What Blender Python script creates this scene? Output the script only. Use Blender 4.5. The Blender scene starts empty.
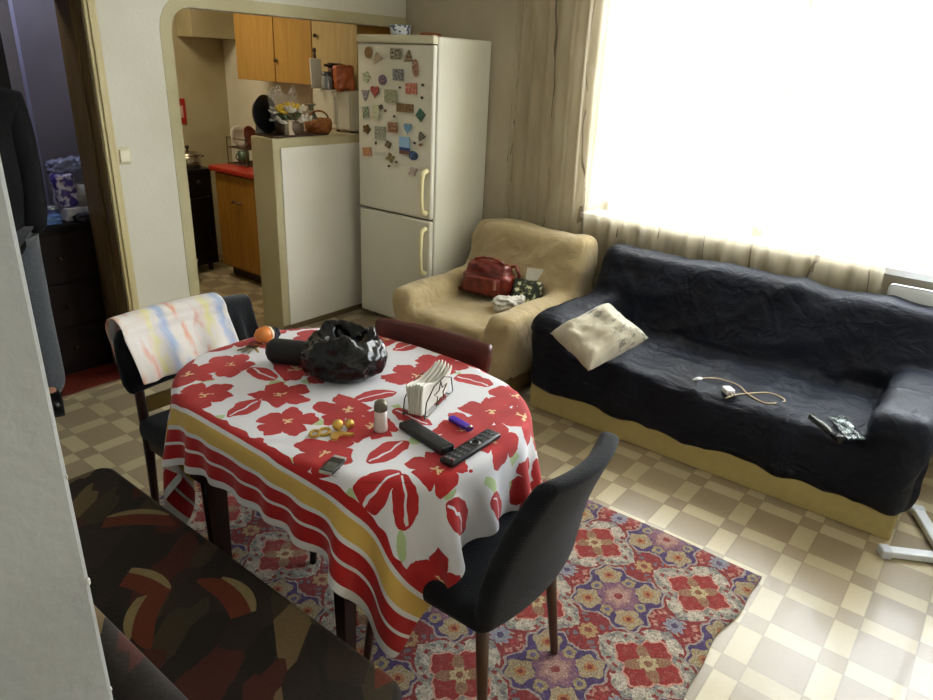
import bpy, bmesh, math, random
import numpy as np
from mathutils import Vector, Matrix, noise as mnoise
PI = math.pi
rnd = random.Random(7)
SC = bpy.context.scene
COL = SC.collection

# ------------------------------------------------------------------ camera
CP = (-3.7235, -3.4299, 1.6628); YAW, PITCH, ROLL, FPX = 0.6567, 0.3915, 0.0467, 691.3
def cam_axes():
    F = np.array([math.cos(YAW)*math.cos(PITCH), math.sin(YAW)*math.cos(PITCH), -math.sin(PITCH)])
    R = np.cross(F, [0, 0, 1]); R /= np.linalg.norm(R); U = np.cross(R, F)
    c, s = math.cos(ROLL), math.sin(ROLL)
    return F, c*R+s*U, -s*R+c*U
CF, CR, CU = cam_axes()
def at(px, py, ax, v):
    """point of a real surface (plane ax = v) measured on the photograph"""
    d = CF + CR*(px-466.5)/FPX - CU*(py-350)/FPX
    i = 'xyz'.index(ax); t = (v-CP[i])/d[i]
    return Vector([CP[k]+t*d[k] for k in range(3)])
cd = bpy.data.cameras.new('camera'); cam = bpy.data.objects.new('camera', cd); COL.objects.link(cam)
M = Matrix.Identity(4)
for r in range(3):
    M[r][0], M[r][1], M[r][2], M[r][3] = CR[r], CU[r], -CF[r], CP[r]
cam.matrix_world = M
cd.sensor_width = 36; cd.lens = FPX/933*36; cd.clip_start = .02
SC.camera = cam

# ------------------------------------------------------------------ node maths
def lin(h):
    if isinstance(h, str):
        h = h.lstrip('#'); c = [int(h[i:i+2], 16)/255 for i in (0, 2, 4)]
    else: c = list(h)
    return tuple((x/12.92 if x <= .04045 else ((x+.055)/1.055)**2.4) for x in c)
class X:
    """a node socket (or number) with arithmetic"""
    def __init__(s, nt, v): s.nt, s.v = nt, v
    def _op(s, op, *a):
        n = s.nt.nodes.new('ShaderNodeMath'); n.operation = op
        for i, q in enumerate((s,)+a):
            q = q.v if isinstance(q, X) else q
            if isinstance(q, (int, float)): n.inputs[i].default_value = q
            else: s.nt.links.new(q, n.inputs[i])
        return X(s.nt, n.outputs[0])
    def __add__(s, o): return s._op('ADD', o)
    __radd__ = __add__
    def __sub__(s, o): return s._op('SUBTRACT', o)
    def __rsub__(s, o): return X(s.nt, o)._op('SUBTRACT', s)
    def __mul__(s, o): return s._op('MULTIPLY', o)
    __rmul__ = __mul__
    def __truediv__(s, o): return s._op('DIVIDE', o)
    def fract(s): return s._op('FRACT')
    def floor(s): return s._op('FLOOR')
    def abs(s): return s._op('ABSOLUTE')
    def sin(s): return s._op('SINE')
    def cos(s): return s._op('COSINE')
    def sqrt(s): return s._op('SQRT')
    def pow(s, o): return s._op('POWER', o)
    def gt(s, o): return s._op('GREATER_THAN', o)
    def lt(s, o): return s._op('LESS_THAN', o)
    def max(s, o): return s._op('MAXIMUM', o)
    def min(s, o): return s._op('MINIMUM', o)
    def atan2(s, o): return s._op('ARCTAN2', o)
    def mod(s, o): return s._op('FLOORED_MODULO', o)
    def ss(s, a, b):
        n = s.nt.nodes.new('ShaderNodeMapRange'); n.interpolation_type = 'SMOOTHSTEP'
        s.nt.links.new(s.v, n.inputs[0]); n.inputs[1].default_value = a; n.inputs[2].default_value = b
        return X(s.nt, n.outputs[0])
class D:
    """material under construction"""
    def __init__(s, name):
        s.m = bpy.data.materials.new(name); s.m.use_nodes = True; s.nt = s.m.node_tree
        for n in list(s.nt.nodes): s.nt.nodes.remove(n)
        s.out = s.nt.nodes.new('ShaderNodeOutputMaterial'); s.L = s.nt.links.new
        s.tc = s.nt.nodes.new('ShaderNodeTexCoord')
    def xyz(s, kind='Object'):
        n = s.nt.nodes.new('ShaderNodeSeparateXYZ'); s.L(s.tc.outputs[kind], n.inputs[0])
        return [X(s.nt, o) for o in n.outputs]
    def vec(s, x, y, z=0):
        n = s.nt.nodes.new('ShaderNodeCombineXYZ')
        for i, q in enumerate((x, y, z)):
            if isinstance(q, X) and not isinstance(q.v, (int, float)): s.L(q.v, n.inputs[i])
            else: n.inputs[i].default_value = q.v if isinstance(q, X) else q
        return n.outputs[0]
    def noise(s, vec=None, scale=5, detail=3, rough=.5, dist=0, color=False):
        n = s.nt.nodes.new('ShaderNodeTexNoise'); s.L(vec if vec is not None else s.tc.outputs['Object'], n.inputs['Vector'])
        n.inputs['Scale'].default_value = scale; n.inputs['Detail'].default_value = detail
        n.inputs['Roughness'].default_value = rough; n.inputs['Distortion'].default_value = dist
        return n.outputs['Color'] if color else X(s.nt, n.outputs['Fac'])
    def voro(s, vec=None, scale=5, rand=1, feature='F1', dim='2D'):
        n = s.nt.nodes.new('ShaderNodeTexVoronoi'); n.voronoi_dimensions = dim; n.feature = feature
        s.L(vec if vec is not None else s.tc.outputs['Object'], n.inputs['Vector'])
        n.inputs['Scale'].default_value = scale; n.inputs['Randomness'].default_value = rand
        return n
    def white(s, vec):
        n = s.nt.nodes.new('ShaderNodeTexWhiteNoise'); n.noise_dimensions = '3D'; s.L(vec, n.inputs['Vector'])
        return X(s.nt, n.outputs['Value'])
    def sep(s, sock):
        n = s.nt.nodes.new('ShaderNodeSeparateXYZ'); s.L(sock, n.inputs[0]); return [X(s.nt, o) for o in n.outputs]
    def mix(s, f, a, b):
        n = s.nt.nodes.new('ShaderNodeMix'); n.data_type = 'RGBA'
        f = f.v if isinstance(f, X) else f
        if isinstance(f, (int, float)): n.inputs[0].default_value = f
        else: s.L(f, n.inputs[0])
        for i, c in ((6, a), (7, b)):
            if isinstance(c, (str, tuple, list)): n.inputs[i].default_value = (*(lin(c) if isinstance(c, str) else c), 1)
            else: s.L(c.v if isinstance(c, X) else c, n.inputs[i])
        return n.outputs[2]
    def ramp(s, f, stops, const=False):
        n = s.nt.nodes.new('ShaderNodeValToRGB'); s.L(f.v, n.inputs[0]); cr = n.color_ramp
        if const: cr.interpolation = 'CONSTANT'
        while len(cr.elements) < len(stops): cr.elements.new(.5)
        for e, (p, c) in zip(cr.elements, stops): e.position = p; e.color = (*lin(c), 1)
        return n.outputs[0]
    def bsdf(s, color, rough=.6, bump=None, bs=.3, bd=.01, metal=0, sheen=0, coat=0, spec=.5, trans=0):
        b = s.nt.nodes.new('ShaderNodeBsdfPrincipled')
        def put(k, v):
            if isinstance(v, X): v = v.v
            if isinstance(v, str): b.inputs[k].default_value = (*lin(v), 1)
            elif isinstance(v, (int, float)): b.inputs[k].default_value = v
            elif isinstance(v, tuple): b.inputs[k].default_value = (*v, 1)
            else: s.L(v, b.inputs[k])
        put('Base Color', color); put('Roughness', rough); put('Metallic', metal); put('Specular IOR Level', spec)
        if sheen: put('Sheen Weight', sheen)
        if coat: put('Coat Weight', coat)
        if trans: put('Transmission Weight', trans)
        if bump is not None:
            n = s.nt.nodes.new('ShaderNodeBump'); n.inputs['Strength'].default_value = bs; n.inputs['Distance'].default_value = bd
            s.L(bump.v, n.inputs['Height']); s.L(n.outputs[0], b.inputs['Normal'])
        s.L(b.outputs[0], s.out.inputs[0]); s.b = b
        return s.m
_mc = {}
def plain(c, rough=.6, metal=0, var=.12, scale=30, bump=.15, coat=0, sheen=0, spec=.5):
    """single-colour material with a procedural mottling"""
    k = (c, rough, metal, var, scale, bump, coat, sheen, spec)
    if k in _mc: return _mc[k]
    d = D('mottled_'+c.strip('#')); l = lin(c); n = d.noise(scale=scale, detail=4)
    col = d.mix(n, tuple(x*(1-var) for x in l), tuple(min(1, x*(1+var)) for x in l))
    _mc[k] = d.bsdf(col, rough, n, bump, .004, metal, sheen, coat, spec); return _mc[k]
def wood(c1, c2, axis='z', rough=.45, scale=1, spec=.5):
    k = ('wood', c1, c2, axis, rough, scale)
    if k in _mc: return _mc[k]
    d = D('wood'); x, y, z = d.xyz(); q = [x, y, z]; i = 'xyz'.index(axis)
    q = [(a*(1.2 if j == i else 14)*scale) for j, a in enumerate(q)]
    n = d.noise(d.vec(*q), 1.6, 5, .6, 1.2)
    _mc[k] = d.bsdf(d.mix(n.ss(.3, .7), c1, c2), rough, n, .1, .002, spec=spec); return _mc[k]

# ------------------------------------------------------------------ mesh helpers
def link(name, me, parent=None, m=None, smooth=False):
    o = bpy.data.objects.new(name, me); COL.objects.link(o)
    if m is not None:
        for q in (m if isinstance(m, (list, tuple)) else [m]): me.materials.append(q)
    if parent is not None: o.parent = parent
    if smooth: me.polygons.foreach_set('use_smooth', [True]*len(me.polygons))
    return o
def obj(name, bm, m=None, parent=None, smooth=False):
    me = bpy.data.meshes.new(name); bmesh.ops.recalc_face_normals(bm, faces=bm.faces); bm.to_mesh(me); bm.free()
    return link(name, me, parent, m, smooth)
def BM(): return bmesh.new()
def add_box(bm, x0, x1, y0, y1, z0, z1, bev=0, seg=2, mi=0, M=None):
    t = bmesh.new(); bmesh.ops.create_cube(t, size=1)
    for v in t.verts: v.co = Vector((x0+(v.co.x+.5)*(x1-x0), y0+(v.co.y+.5)*(y1-y0), z0+(v.co.z+.5)*(z1-z0)))
    if bev: bmesh.ops.bevel(t, geom=list(t.edges), offset=bev, segments=seg, profile=.5, affect='EDGES')
    merge(bm, t, M, mi)
def merge(bm, t, M=None, mi=0):
    if M is not None: bmesh.ops.transform(t, matrix=M, verts=t.verts)
    mp = {v: bm.verts.new(v.co) for v in t.verts}
    for f in t.faces:
        try:
            g = bm.faces.new([mp[v] for v in f.verts]); g.material_index = mi or f.material_index; g.smooth = f.smooth
        except ValueError: pass
    t.free()
def box(x0, x1, y0, y1, z0, z1, bev=0, seg=2, M=None):
    b = BM(); add_box(b, x0, x1, y0, y1, z0, z1, bev, seg, 0, M); return b
def add_tube(bm, pts, r, n=8, cap=True):
    pts = [Vector(p) for p in pts]; rs = r if isinstance(r, (list, tuple)) else [r]*len(pts); rings = []
    up = None
    for i, p in enumerate(pts):
        d = (pts[min(i+1, len(pts)-1)]-pts[max(i-1, 0)]).normalized()
        if up is None: up = d.orthogonal().normalized()
        a = (up-d*up.dot(d))
        a = a.normalized() if a.length > 1e-6 else d.orthogonal().normalized()
        up = a; b = d.cross(a)
        rings.append([bm.verts.new(p+(a*math.cos(2*PI*k/n)+b*math.sin(2*PI*k/n))*rs[i]) for k in range(n)])
    for u, v in zip(rings, rings[1:]):
        for k in range(n): bm.faces.new((u[k], u[(k+1) % n], v[(k+1) % n], v[k]))
    if cap:
        bm.faces.new(rings[0][::-1]); bm.faces.new(rings[-1])
def tube(pts, r, n=8, cap=True):
    b = BM(); add_tube(b, pts, r, n, cap); return b
def add_lathe(bm, prof, n=24, c=(0, 0, 0), M=None):
    t = bmesh.new(); rings = []
    for r, z in prof:
        if r < 1e-5: rings.append([t.verts.new((c[0], c[1], c[2]+z))])
        else: rings.append([t.verts.new((c[0]+r*math.cos(2*PI*k/n), c[1]+r*math.sin(2*PI*k/n), c[2]+z)) for k in range(n)])
    for u, v in zip(rings, rings[1:]):
        for k in range(n):
            q = [u[k % len(u)], u[(k+1) % len(u)], v[(k+1) % len(v)], v[k % len(v)]]
            q = list(dict.fromkeys(q))
            if len(q) > 2:
                f = t.faces.new(q); f.smooth = True
    merge(bm, t, M)
def lathe(prof, n=24, c=(0, 0, 0), M=None):
    b = BM(); add_lathe(b, prof, n, c, M); return b
def add_prism(bm, poly, fr, axis='z', h=.01, M=None):
    """polygon (list of 2-D points) extruded by h"""
    t = bmesh.new()
    lo = [t.verts.new((p[0], p[1], 0)) for p in poly]; hi = [t.verts.new((p[0], p[1], h)) for p in poly]
    t.faces.new(lo[::-1]); t.faces.new(hi)
    for i in range(len(poly)): j = (i+1) % len(poly); t.faces.new((lo[i], lo[j], hi[j], hi[i]))
    merge(bm, t, (M or Matrix.Identity(4)))
def prism(poly, h, M=None):
    b = BM(); add_prism(b, poly, None, 'z', h, M); return b
def grid_obj(name, P, m=None, parent=None, uv=None, thick=0, subs=0, smooth=True):
    """P: array (nu, nv, 3)"""
    nu, nv = P.shape[:2]; me = bpy.data.meshes.new(name)
    idx = np.arange(nu*nv).reshape(nu, nv)
    F = np.stack([idx[:-1, :-1], idx[1:, :-1], idx[1:, 1:], idx[:-1, 1:]], -1).reshape(-1, 4)
    me.from_pydata(P.reshape(-1, 3).tolist(), [], F.tolist())
    if uv is not None:
        l = me.uv_layers.new(name='uv'); fl = uv.reshape(-1, 2)[F.reshape(-1)]
        l.data.foreach_set('uv', fl.astype(np.float32).ravel())
    me.update(); o = link(name, me, parent, m, smooth)
    if thick:
        q = o.modifiers.new('thickness', 'SOLIDIFY'); q.thickness = thick; q.offset = 0
    if subs:
        q = o.modifiers.new('smooth', 'SUBSURF'); q.levels = subs; q.render_levels = subs
    return o
def bake(o):
    dg = bpy.context.evaluated_depsgraph_get(); dg.update()
    me = bpy.data.meshes.new_from_object(o.evaluated_get(dg)); o.modifiers.clear(); old = o.data; o.data = me
    bpy.data.meshes.remove(old); return o
def fbm(p, s=1, o=3):
    return mnoise.fractal(Vector(p)*s, 1., 2., o, noise_basis='PERLIN_ORIGINAL')
def soft(name, bm, voxel, iters, m, parent=None, disp=None, post=None):
    """union of shapes fused into one skin, relaxed, then wrinkled by disp(co, n) -> metres"""
    o = obj(name, bm, m, parent)
    q = o.modifiers.new('fuse', 'REMESH'); q.mode = 'VOXEL'; q.voxel_size = voxel
    bake(o); me = o.data; n = len(me.vertices)
    co = np.empty(n*3, np.float64); me.vertices.foreach_get('co', co); co = co.reshape(-1, 3)
    ed = np.empty(len(me.edges)*2, np.int32); me.edges.foreach_get('vertices', ed); ed = ed.reshape(-1, 2)
    deg = np.bincount(ed.ravel(), minlength=n).astype(float)[:, None]
    for it in range(iters):
        s = np.zeros_like(co); np.add.at(s, ed[:, 0], co[ed[:, 1]]); np.add.at(s, ed[:, 1], co[ed[:, 0]])
        co = co*.4+.6*s/deg
    me.vertices.foreach_set('co', co.ravel()); me.update()
    if disp is not None:
        nr = np.empty(n*3); me.vertices.foreach_get('normal', nr); nr = nr.reshape(-1, 3)
        dd = np.array([disp(c, k) for c, k in zip(co, nr)]); co = co+nr*dd[:, None]
    if post is not None: co = np.array([post(c) for c in co])
    me.vertices.foreach_set('co', co.ravel()); me.polygons.foreach_set('use_smooth', [True]*len(me.polygons)); me.update()
    return o
def empty(name, loc=(0, 0, 0), rz=0):
    o = bpy.data.objects.new(name, None); COL.objects.link(o); o.location = loc; o.rotation_euler = (0, 0, rz); o.empty_display_size = .1
    return o
def tag(o, label, cat, group=None):
    o['label'] = label; o['category'] = cat
    if group: o['group'] = group
    return o
def thing(name, label, cat, loc=(0, 0, 0), rz=0, group=None): return tag(empty(name, loc, rz), label, cat, group)
def struct(name, bm, m, parent=None):
    o = obj(name, bm, m, parent)
    if parent is None: o['kind'] = 'structure'
    return o
def T(x, y, z): return Matrix.Translation((x, y, z))
def RZ(a): return Matrix.Rotation(a, 4, 'Z')
def RX(a): return Matrix.Rotation(a, 4, 'X')
def RY(a): return Matrix.Rotation(a, 4, 'Y')

# ------------------------------------------------------------------ setting: materials
def wall_mat(c, c2, scale=60, bs=.25):
    d = D('painted_plaster'); n = d.noise(scale=2.2, detail=5); f = d.noise(scale=scale, detail=4)
    return d.bsdf(d.mix(n.ss(.35, .75), c, c2), .85, f, bs, .004, spec=.2)
M_wall = wall_mat('#d3cfc0', '#c9c4b2')
M_band = wall_mat('#b9b08e', '#aba27e')
M_winwall = wall_mat('#b9ae98', '#aba089')  # darker than M_wall: the shade of a backlit wall put into the colour
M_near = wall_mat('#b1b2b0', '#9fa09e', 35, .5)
M_white = wall_mat('#e6e2d6', '#dcd8ca')
M_hall = wall_mat('#a9a6bb', '#9c99b2')
M_kit = wall_mat('#b3a98a', '#a39876')
def floor_mat():
    d = D('block_pattern_lino'); x, y, z = d.xyz()
    u = (x+1.19)/.238; v = (y+3.09)/.238
    fu, fv, iu, iv = u.fract(), v.fract(), u.floor(), v.floor()
    a = fu.lt(.68); b = fv.lt(.68)                       # 1 in the wide band of a column / row
    same = (a-b).abs().lt(.5)                            # squares dark, oblongs light
    rv = d.white(d.vec(iu*2+a, iv*2+b, 3))
    dark = d.mix(rv, '#8a7b63', '#998a70'); light = d.mix(rv, '#ada07f', '#bdb08f')
    g = d.noise(d.vec(x*22, y*22), 3, 4); c = d.mix(same, light, dark)
    c = d.mix(g*.22, c, '#6f5c3f')
    eu = fu.min((fu-.68).abs()).min(1-fu); ev = fv.min((fv-.68).abs()).min(1-fv)
    e = eu.min(ev).lt(.012)
    c = d.mix(e*.35, c, '#5d4c33')
    return d.bsdf(c, g*.2+.24, g, .05, .002, spec=.5, coat=.1)
M_floor = floor_mat()
M_redwood = wood('#4a1810', '#6a2616', 'x', .4)

# ------------------------------------------------------------------ setting: shell
b = BM(); add_box(b, -5, .0, -5.2, 2.3, -.08, 0); struct('floor', b, M_floor)
b = BM(); add_box(b, -3.6, -1.86, .085, 1.4, -.01, .004); struct('floor_hall', b, M_redwood)
b = BM(); add_box(b, -5.2, .3, -5.2, 2.4, 2.5, 2.6); struct('ceiling', b, M_white)
# window wall (x = 0) with the long opening
WY0, WY1, WZ0, WZ1 = -1.43, -4.3, .87, 2.25
b = BM()
add_box(b, 0, .28, -5.2, 2.4, WZ1, 2.5)
add_box(b, 0, .28, WY0, 2.4, WZ0, WZ1); add_box(b, 0, .28, WY0+.02, 2.4, -.08, WZ0); add_box(b, 0, .28, -5.2, WY1, WZ0, WZ1)
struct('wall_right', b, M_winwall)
b = BM(); add_box(b, 0, .28, -5.2, WY0+.02, -.08, WZ0); struct('wall_right_lower', b, wall_mat('#9f9583', '#928977'))  # darker copy of the window wall: shade below the sill painted in
# back wall (y = .08): doorway to the hall on the left, kitchen opening with painted border on the right
OX0, OX1, OZ, PX, PZ = -1.69, 0, 1.868, -1.13, 1.21
DX0, DX1, DZ = -2.98, -2.10, 1.88
b = BM()
add_box(b, DX1, -1.86, .08, .33, 0, 2.5)
add_box(b, -1.86, OX0, .08, .28, 0, 2.5)
add_box(b, DX0, DX1, .08, .33, DZ, 2.5); add_box(b, -5.0, DX0, .08, .33, 0, 2.5)
# beam over the kitchen opening with a rounded left corner
AR = .115
arc = [(OX0, OZ-AR)]+[(OX0+AR-AR*math.cos(t), OZ-AR+AR*math.sin(t)) for t in (PI/10, PI/5, .3*PI, .4*PI)]+[(OX0+AR, OZ)]
poly = [(OX0, 2.5)]+arc+[(0, OZ), (0, 2.5)]
MX = Matrix(((1, 0, 0, 0), (0, 0, -1, .23), (0, 1, 0, 0), (0, 0, 0, 1)))   # (x, z) polygon standing in the wall, thickness toward -y
add_prism(b, poly, None, 'z', .15, MX)
struct('wall_back', b, M_wall)
# the beige painted border round the opening
w = .062
o_arc = [(OX0-w, OZ-AR)]+[(OX0+AR-(AR+w)*math.cos(t), OZ-AR+(AR+w)*math.sin(t)) for t in (PI/10, PI/5, .3*PI, .4*PI)]+[(OX0+AR, OZ+w)]
MB2 = Matrix(((1, 0, 0, 0), (0, 0, -1, .08), (0, 1, 0, 0), (0, 0, 0, 1)))
b = BM()
outer = [(OX0-w, 0)]+o_arc+[(0, OZ+w)]; inner = [(OX0, 0)]+arc+[(0, OZ)]
for i in range(len(outer)-1):
    add_prism(b, [outer[i], outer[i+1], inner[i+1], inner[i]], None, 'z', .002, MB2)
struct('trim_1', b, M_band)
# half wall that divides kitchen and room
b = BM(); add_box(b, PX, 0, .08, .29, 0, PZ, .006); struct('wall_partition', b, M_band)
b = BM(); add_box(b, PX+.055, -.02, .074, .082, .0, PZ-.055, .002); struct('trim_2', b, M_white)
b = BM(); add_box(b, PX+.0, -.0, .068, .08, 0, .035, .003); struct('baseboard_partition', b, plain('#6b5a40'))
# near wall on the left and room behind the camera
NX, NY = -3.452, -2.62
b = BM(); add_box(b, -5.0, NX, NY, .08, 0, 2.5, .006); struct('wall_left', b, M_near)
b = BM()
for z, s in ((.55, .006), (.63, .010), (.66, .012), (.83, .008), (1.02, .012), (.74, .005), (1.18, .006)):
    t = bmesh.new(); bmesh.ops.create_icosphere(t, subdivisions=1, radius=s*.3)
    for v in t.verts: v.co.z *= 1.6*(1+.4*rnd.random()); v.co.x *= .7
    merge(b, t, T(NX-.002, NY+.001, z))
struct('trim_3', b, plain('#e8e8e4'))
b = BM(); add_box(b, -5.1, -5.0, -5.2, .3, 0, 2.5); struct('wall_far_left', b, M_white)
b = BM(); add_box(b, -5.2, .0, -5.3, -5.2, 0, 2.5); struct('wall_front', b, M_white)
# kitchen shell and hall shell
b = BM(); add_box(b, -1.86, .0, 2.2, 2.3, 0, 2.5); struct('wall_kitchen', b, M_kit)
b = BM(); add_box(b, -1.86, -1.78, .28, 2.2, 0, 2.5); struct('wall_kitchen_left', b, M_kit)
b = BM(); add_box(b, -.006, -.0005, .30, 2.199, .0, 2.5); struct('wall_kitchen_right', b, wall_mat('#e2ddcc', '#d6d0bd'))
b = BM(); add_box(b, -.010, -.0055, 1.08, 1.42, .873, 1.485); struct('wall_tiles', b, plain('#dcd8cb', .25, var=.03))
b = BM(); add_box(b, -.42, -.007, 1.98, 2.2, 1.77, 2.5, .004); struct('trim_4', b, M_kit)
b = BM(); add_box(b, -3.7, -2.07, 1.02, 1.1, 0, 2.5); add_box(b, -2.075, -1.86, .92, 1.1, 0, 2.5); struct('wall_hall', b, M_hall)
b = BM(); add_box(b, -3.7, -3.6, .33, 1.1, 0, 2.5); struct('wall_hall_left', b, M_hall)
# door lining: deep brown jambs, pale architrave and groove
M_jamb = wood('#5a472a', '#735c38', 'z', .35); M_arch = wood('#b7a877', '#c6b98c', 'z', .5)
b = BM()
add_box(b, DX1-.018, DX1, .075, .335, 0, DZ, .002); add_box(b, DX0, DX0+.018, .075, .335, 0, DZ, .002)
add_box(b, DX0, DX1, .075, .335, DZ-.02, DZ, .002)
add_box(b, DX1-.03, DX1-.016, .15, .175, 0, DZ-.02, .002)
o = struct('door_1', b, M_jamb)
b = BM(); add_box(b, DX1-.012, DX1+.045, .058, .08, 0, DZ+.06, .005); add_box(b, DX1+.004, DX1+.02, .05, .06, 0, DZ+.05, .004)
add_box(b, DX0-.062, DX0+.012, .058, .08, 0, DZ+.06, .005); add_box(b, DX0-.06, DX1+.06, .058, .08, DZ-.01, DZ+.06, .005)
obj('door_frame', b, M_arch, o)
b = BM(); add_box(b, DX0, DX1, .07, .1, -.005, .012, .004); obj('threshold', b, plain('#8a7a5c'), o)
b = BM(); add_box(b, -3.5, -2.235, .70, .76, .0, 2.02, .004); o = struct('door_2', b, wood('#0c0808', '#160e0c', 'z', .5))
b = BM(); add_box(b, -2.236, -2.18, .69, .77, .0, 2.06, .004); obj('door_frame', b, plain('#8b8894'), o)
# window: frame, glass, sill
d = D('window_glass'); t_ = d.nt.nodes.new('ShaderNodeBsdfTransparent'); g_ = d.nt.nodes.new('ShaderNodeBsdfGlossy'); g_.inputs['Roughness'].default_value = .02
mx = d.nt.nodes.new('ShaderNodeMixShader'); nz = d.noise(scale=3); q = nz*.02+.04; d.L(q.v, mx.inputs[0]); d.L(t_.outputs[0], mx.inputs[1]); d.L(g_.outputs[0], mx.inputs[2]); d.L(mx.outputs[0], d.out.inputs[0])
M_glass = d.m
M_pvc = plain('#e9ebec', .35, var=.03)
b = BM(); fr = .06
for y0, y1 in ((WY1, WY1+fr), (WY0-fr, WY0), (-2.42, -2.34), (-3.38, -3.30)): add_box(b, .14, .20, y0, y1, WZ0, WZ1, .005)
add_box(b, .14, .20, WY1, WY0, WZ0, WZ0+fr, .005); add_box(b, .14, .20, WY1, WY0, WZ1-fr, WZ1, .005)
win = struct('window_1', b, M_pvc)
for y0, y1 in ((-2.34, WY0-fr), (-3.30, -2.42), (WY1+fr, -3.38)):
    b = BM(); add_box(b, .168, .172, y0, y1, WZ0+fr, WZ1-fr); obj('pane', b, M_glass, win)
b = BM(); add_box(b, -.032, .16, WY1-.03, WY0+.03, WZ0-.03, WZ0+.005, .006); obj('sill', b, M_pvc, win)

# ------------------------------------------------------------------ dining table and its cloth
TX, TY, TZ = -2.455, -2.008, .748
TA, TB, TN, TR = .398, .552, 2.75, .035                   # half sizes, roundness and slight turn of the oval top
def top_poly(k=1, n=72):
    out = []
    for i in range(n):
        t = 2*PI*i/n; c, s = math.cos(t), math.sin(t)
        x = TA*k*math.copysign(abs(c)**(2/TN), c); y = TB*k*math.copysign(abs(s)**(2/TN), s)
        out.append((x*math.cos(TR)-y*math.sin(TR), x*math.sin(TR)+y*math.cos(TR)))
    return out
M_dark = wood('#1d0f0a', '#301a10', 'z', .4)
tb = thing('dining_table', 'dark wooden oval dining table hidden under the red flowered cloth', 'table', (TX, TY, 0))
obj('tabletop', prism(top_poly(.985), .026, T(0, 0, TZ-.028)), M_dark, tb)
obj('apron', box(-.27, .27, -.34, .40, .63, TZ-.028, .004), M_dark, tb)
for sx in (-1, 1):
    for y in (-.262, .345):
        b = BM(); add_prism(b, [(-.028, -.028), (.028, -.028), (.028, .028), (-.028, .028)], None, 'z', .64)
        for v in b.verts:
            if v.co.z < .1: v.co.x *= .62; v.co.y *= .62
        bmesh.ops.transform(b, matrix=T(sx*.262, y, .0105), verts=b.verts); obj('leg', b, M_dark, tb)

def sim_cloth(nu, nv, su, sv, steps=230, iters=14):
    h = su/(nu-1)
    U, V = np.meshgrid(np.linspace(0, su, nu), np.linspace(0, sv, nv), indexing='ij')
    P = np.stack([-3.035+U-TX, -1.165-V-TY, np.full_like(U, TZ+.006)], -1)
    rng = np.random.default_rng(3)
    c, s = math.cos(-TR), math.sin(-TR)
    def inside(P):
        x = P[..., 0]*c-P[..., 1]*s; y = P[..., 0]*s+P[..., 1]*c
        return (np.abs(x/TA)**TN+np.abs(y/TB)**TN)**(1/TN), x, y
    f0, _, _ = inside(P); pin = f0 < .985
    P[..., 2] += np.where(pin, 0, 0.004*rng.standard_normal(P.shape[:2]))
    Q = P.copy(); W = np.where(pin, 0., 1.)
    cons = []
    def C(a, b, k):
        sh = P[a], P[b]; L = np.linalg.norm(np.stack([U[a]-U[b], V[a]-V[b]]), axis=0); cons.append((a, b, L, k))
    S = slice
    for o in (0, 1):
        C((S(o, nu-1, 2), S(None)), (S(o+1, nu, 2), S(None)), 1); C((S(None), S(o, nv-1, 2)), (S(None), S(o+1, nv, 2)), 1)
        C((S(o, nu-1, 2), S(0, nv-1)), (S(o+1, nu, 2), S(1, nv)), .16); C((S(o, nu-1, 2), S(1, nv)), (S(o+1, nu, 2), S(0, nv-1)), .16)
    for o in range(4):
        C((S(o, nu-2, 4), S(None)), (S(o+2, nu, 4), S(None)), .10); C((S(None), S(o, nv-2, 4)), (S(None), S(o+2, nv, 4)), .10)
    cons2 = []
    for a, b, L, k in cons:                                # trim slices of unequal length
        n0 = min(P[a].shape[0], P[b].shape[0]); n1 = min(P[a].shape[1], P[b].shape[1]); cons2.append((a, b, L, k))
    for st in range(steps):
        vel = (P-Q)*.965; Q = P.copy()
        P = P+vel*W[..., None]; P[..., 2] -= 9.8/3600*1.3*W
        for it in range(iters):
            for a, b, L, k in cons2:
                d = P[b]-P[a]; l = np.linalg.norm(d, axis=-1)+1e-9; wa, wb = W[a], W[b]; ws = wa+wb; ws = np.where(ws == 0, 1, ws)
                m = (k*(l-L)/l/ws)[..., None]*d
                P[a] += m*wa[..., None]; P[b] -= m*wb[..., None]
            f, x, y = inside(P)
            hit = (f < 1.012) & (P[..., 2] < TZ+.004) & (W > 0)
            if hit.any():
                # out through the nearer of rim and top
                rad = np.hypot(x, y); push = (1.012/np.maximum(f, 1e-6)-1)*rad; up = TZ+.005-P[..., 2]
                side = hit & (push < up); k = np.where(side, 1.012/np.maximum(f, 1e-6), 1)
                P[..., 0] *= k; P[..., 1] *= k
                P[..., 2] = np.where(hit & ~side, TZ+.005, P[..., 2])
    return P, np.stack([U, V], -1)
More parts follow.
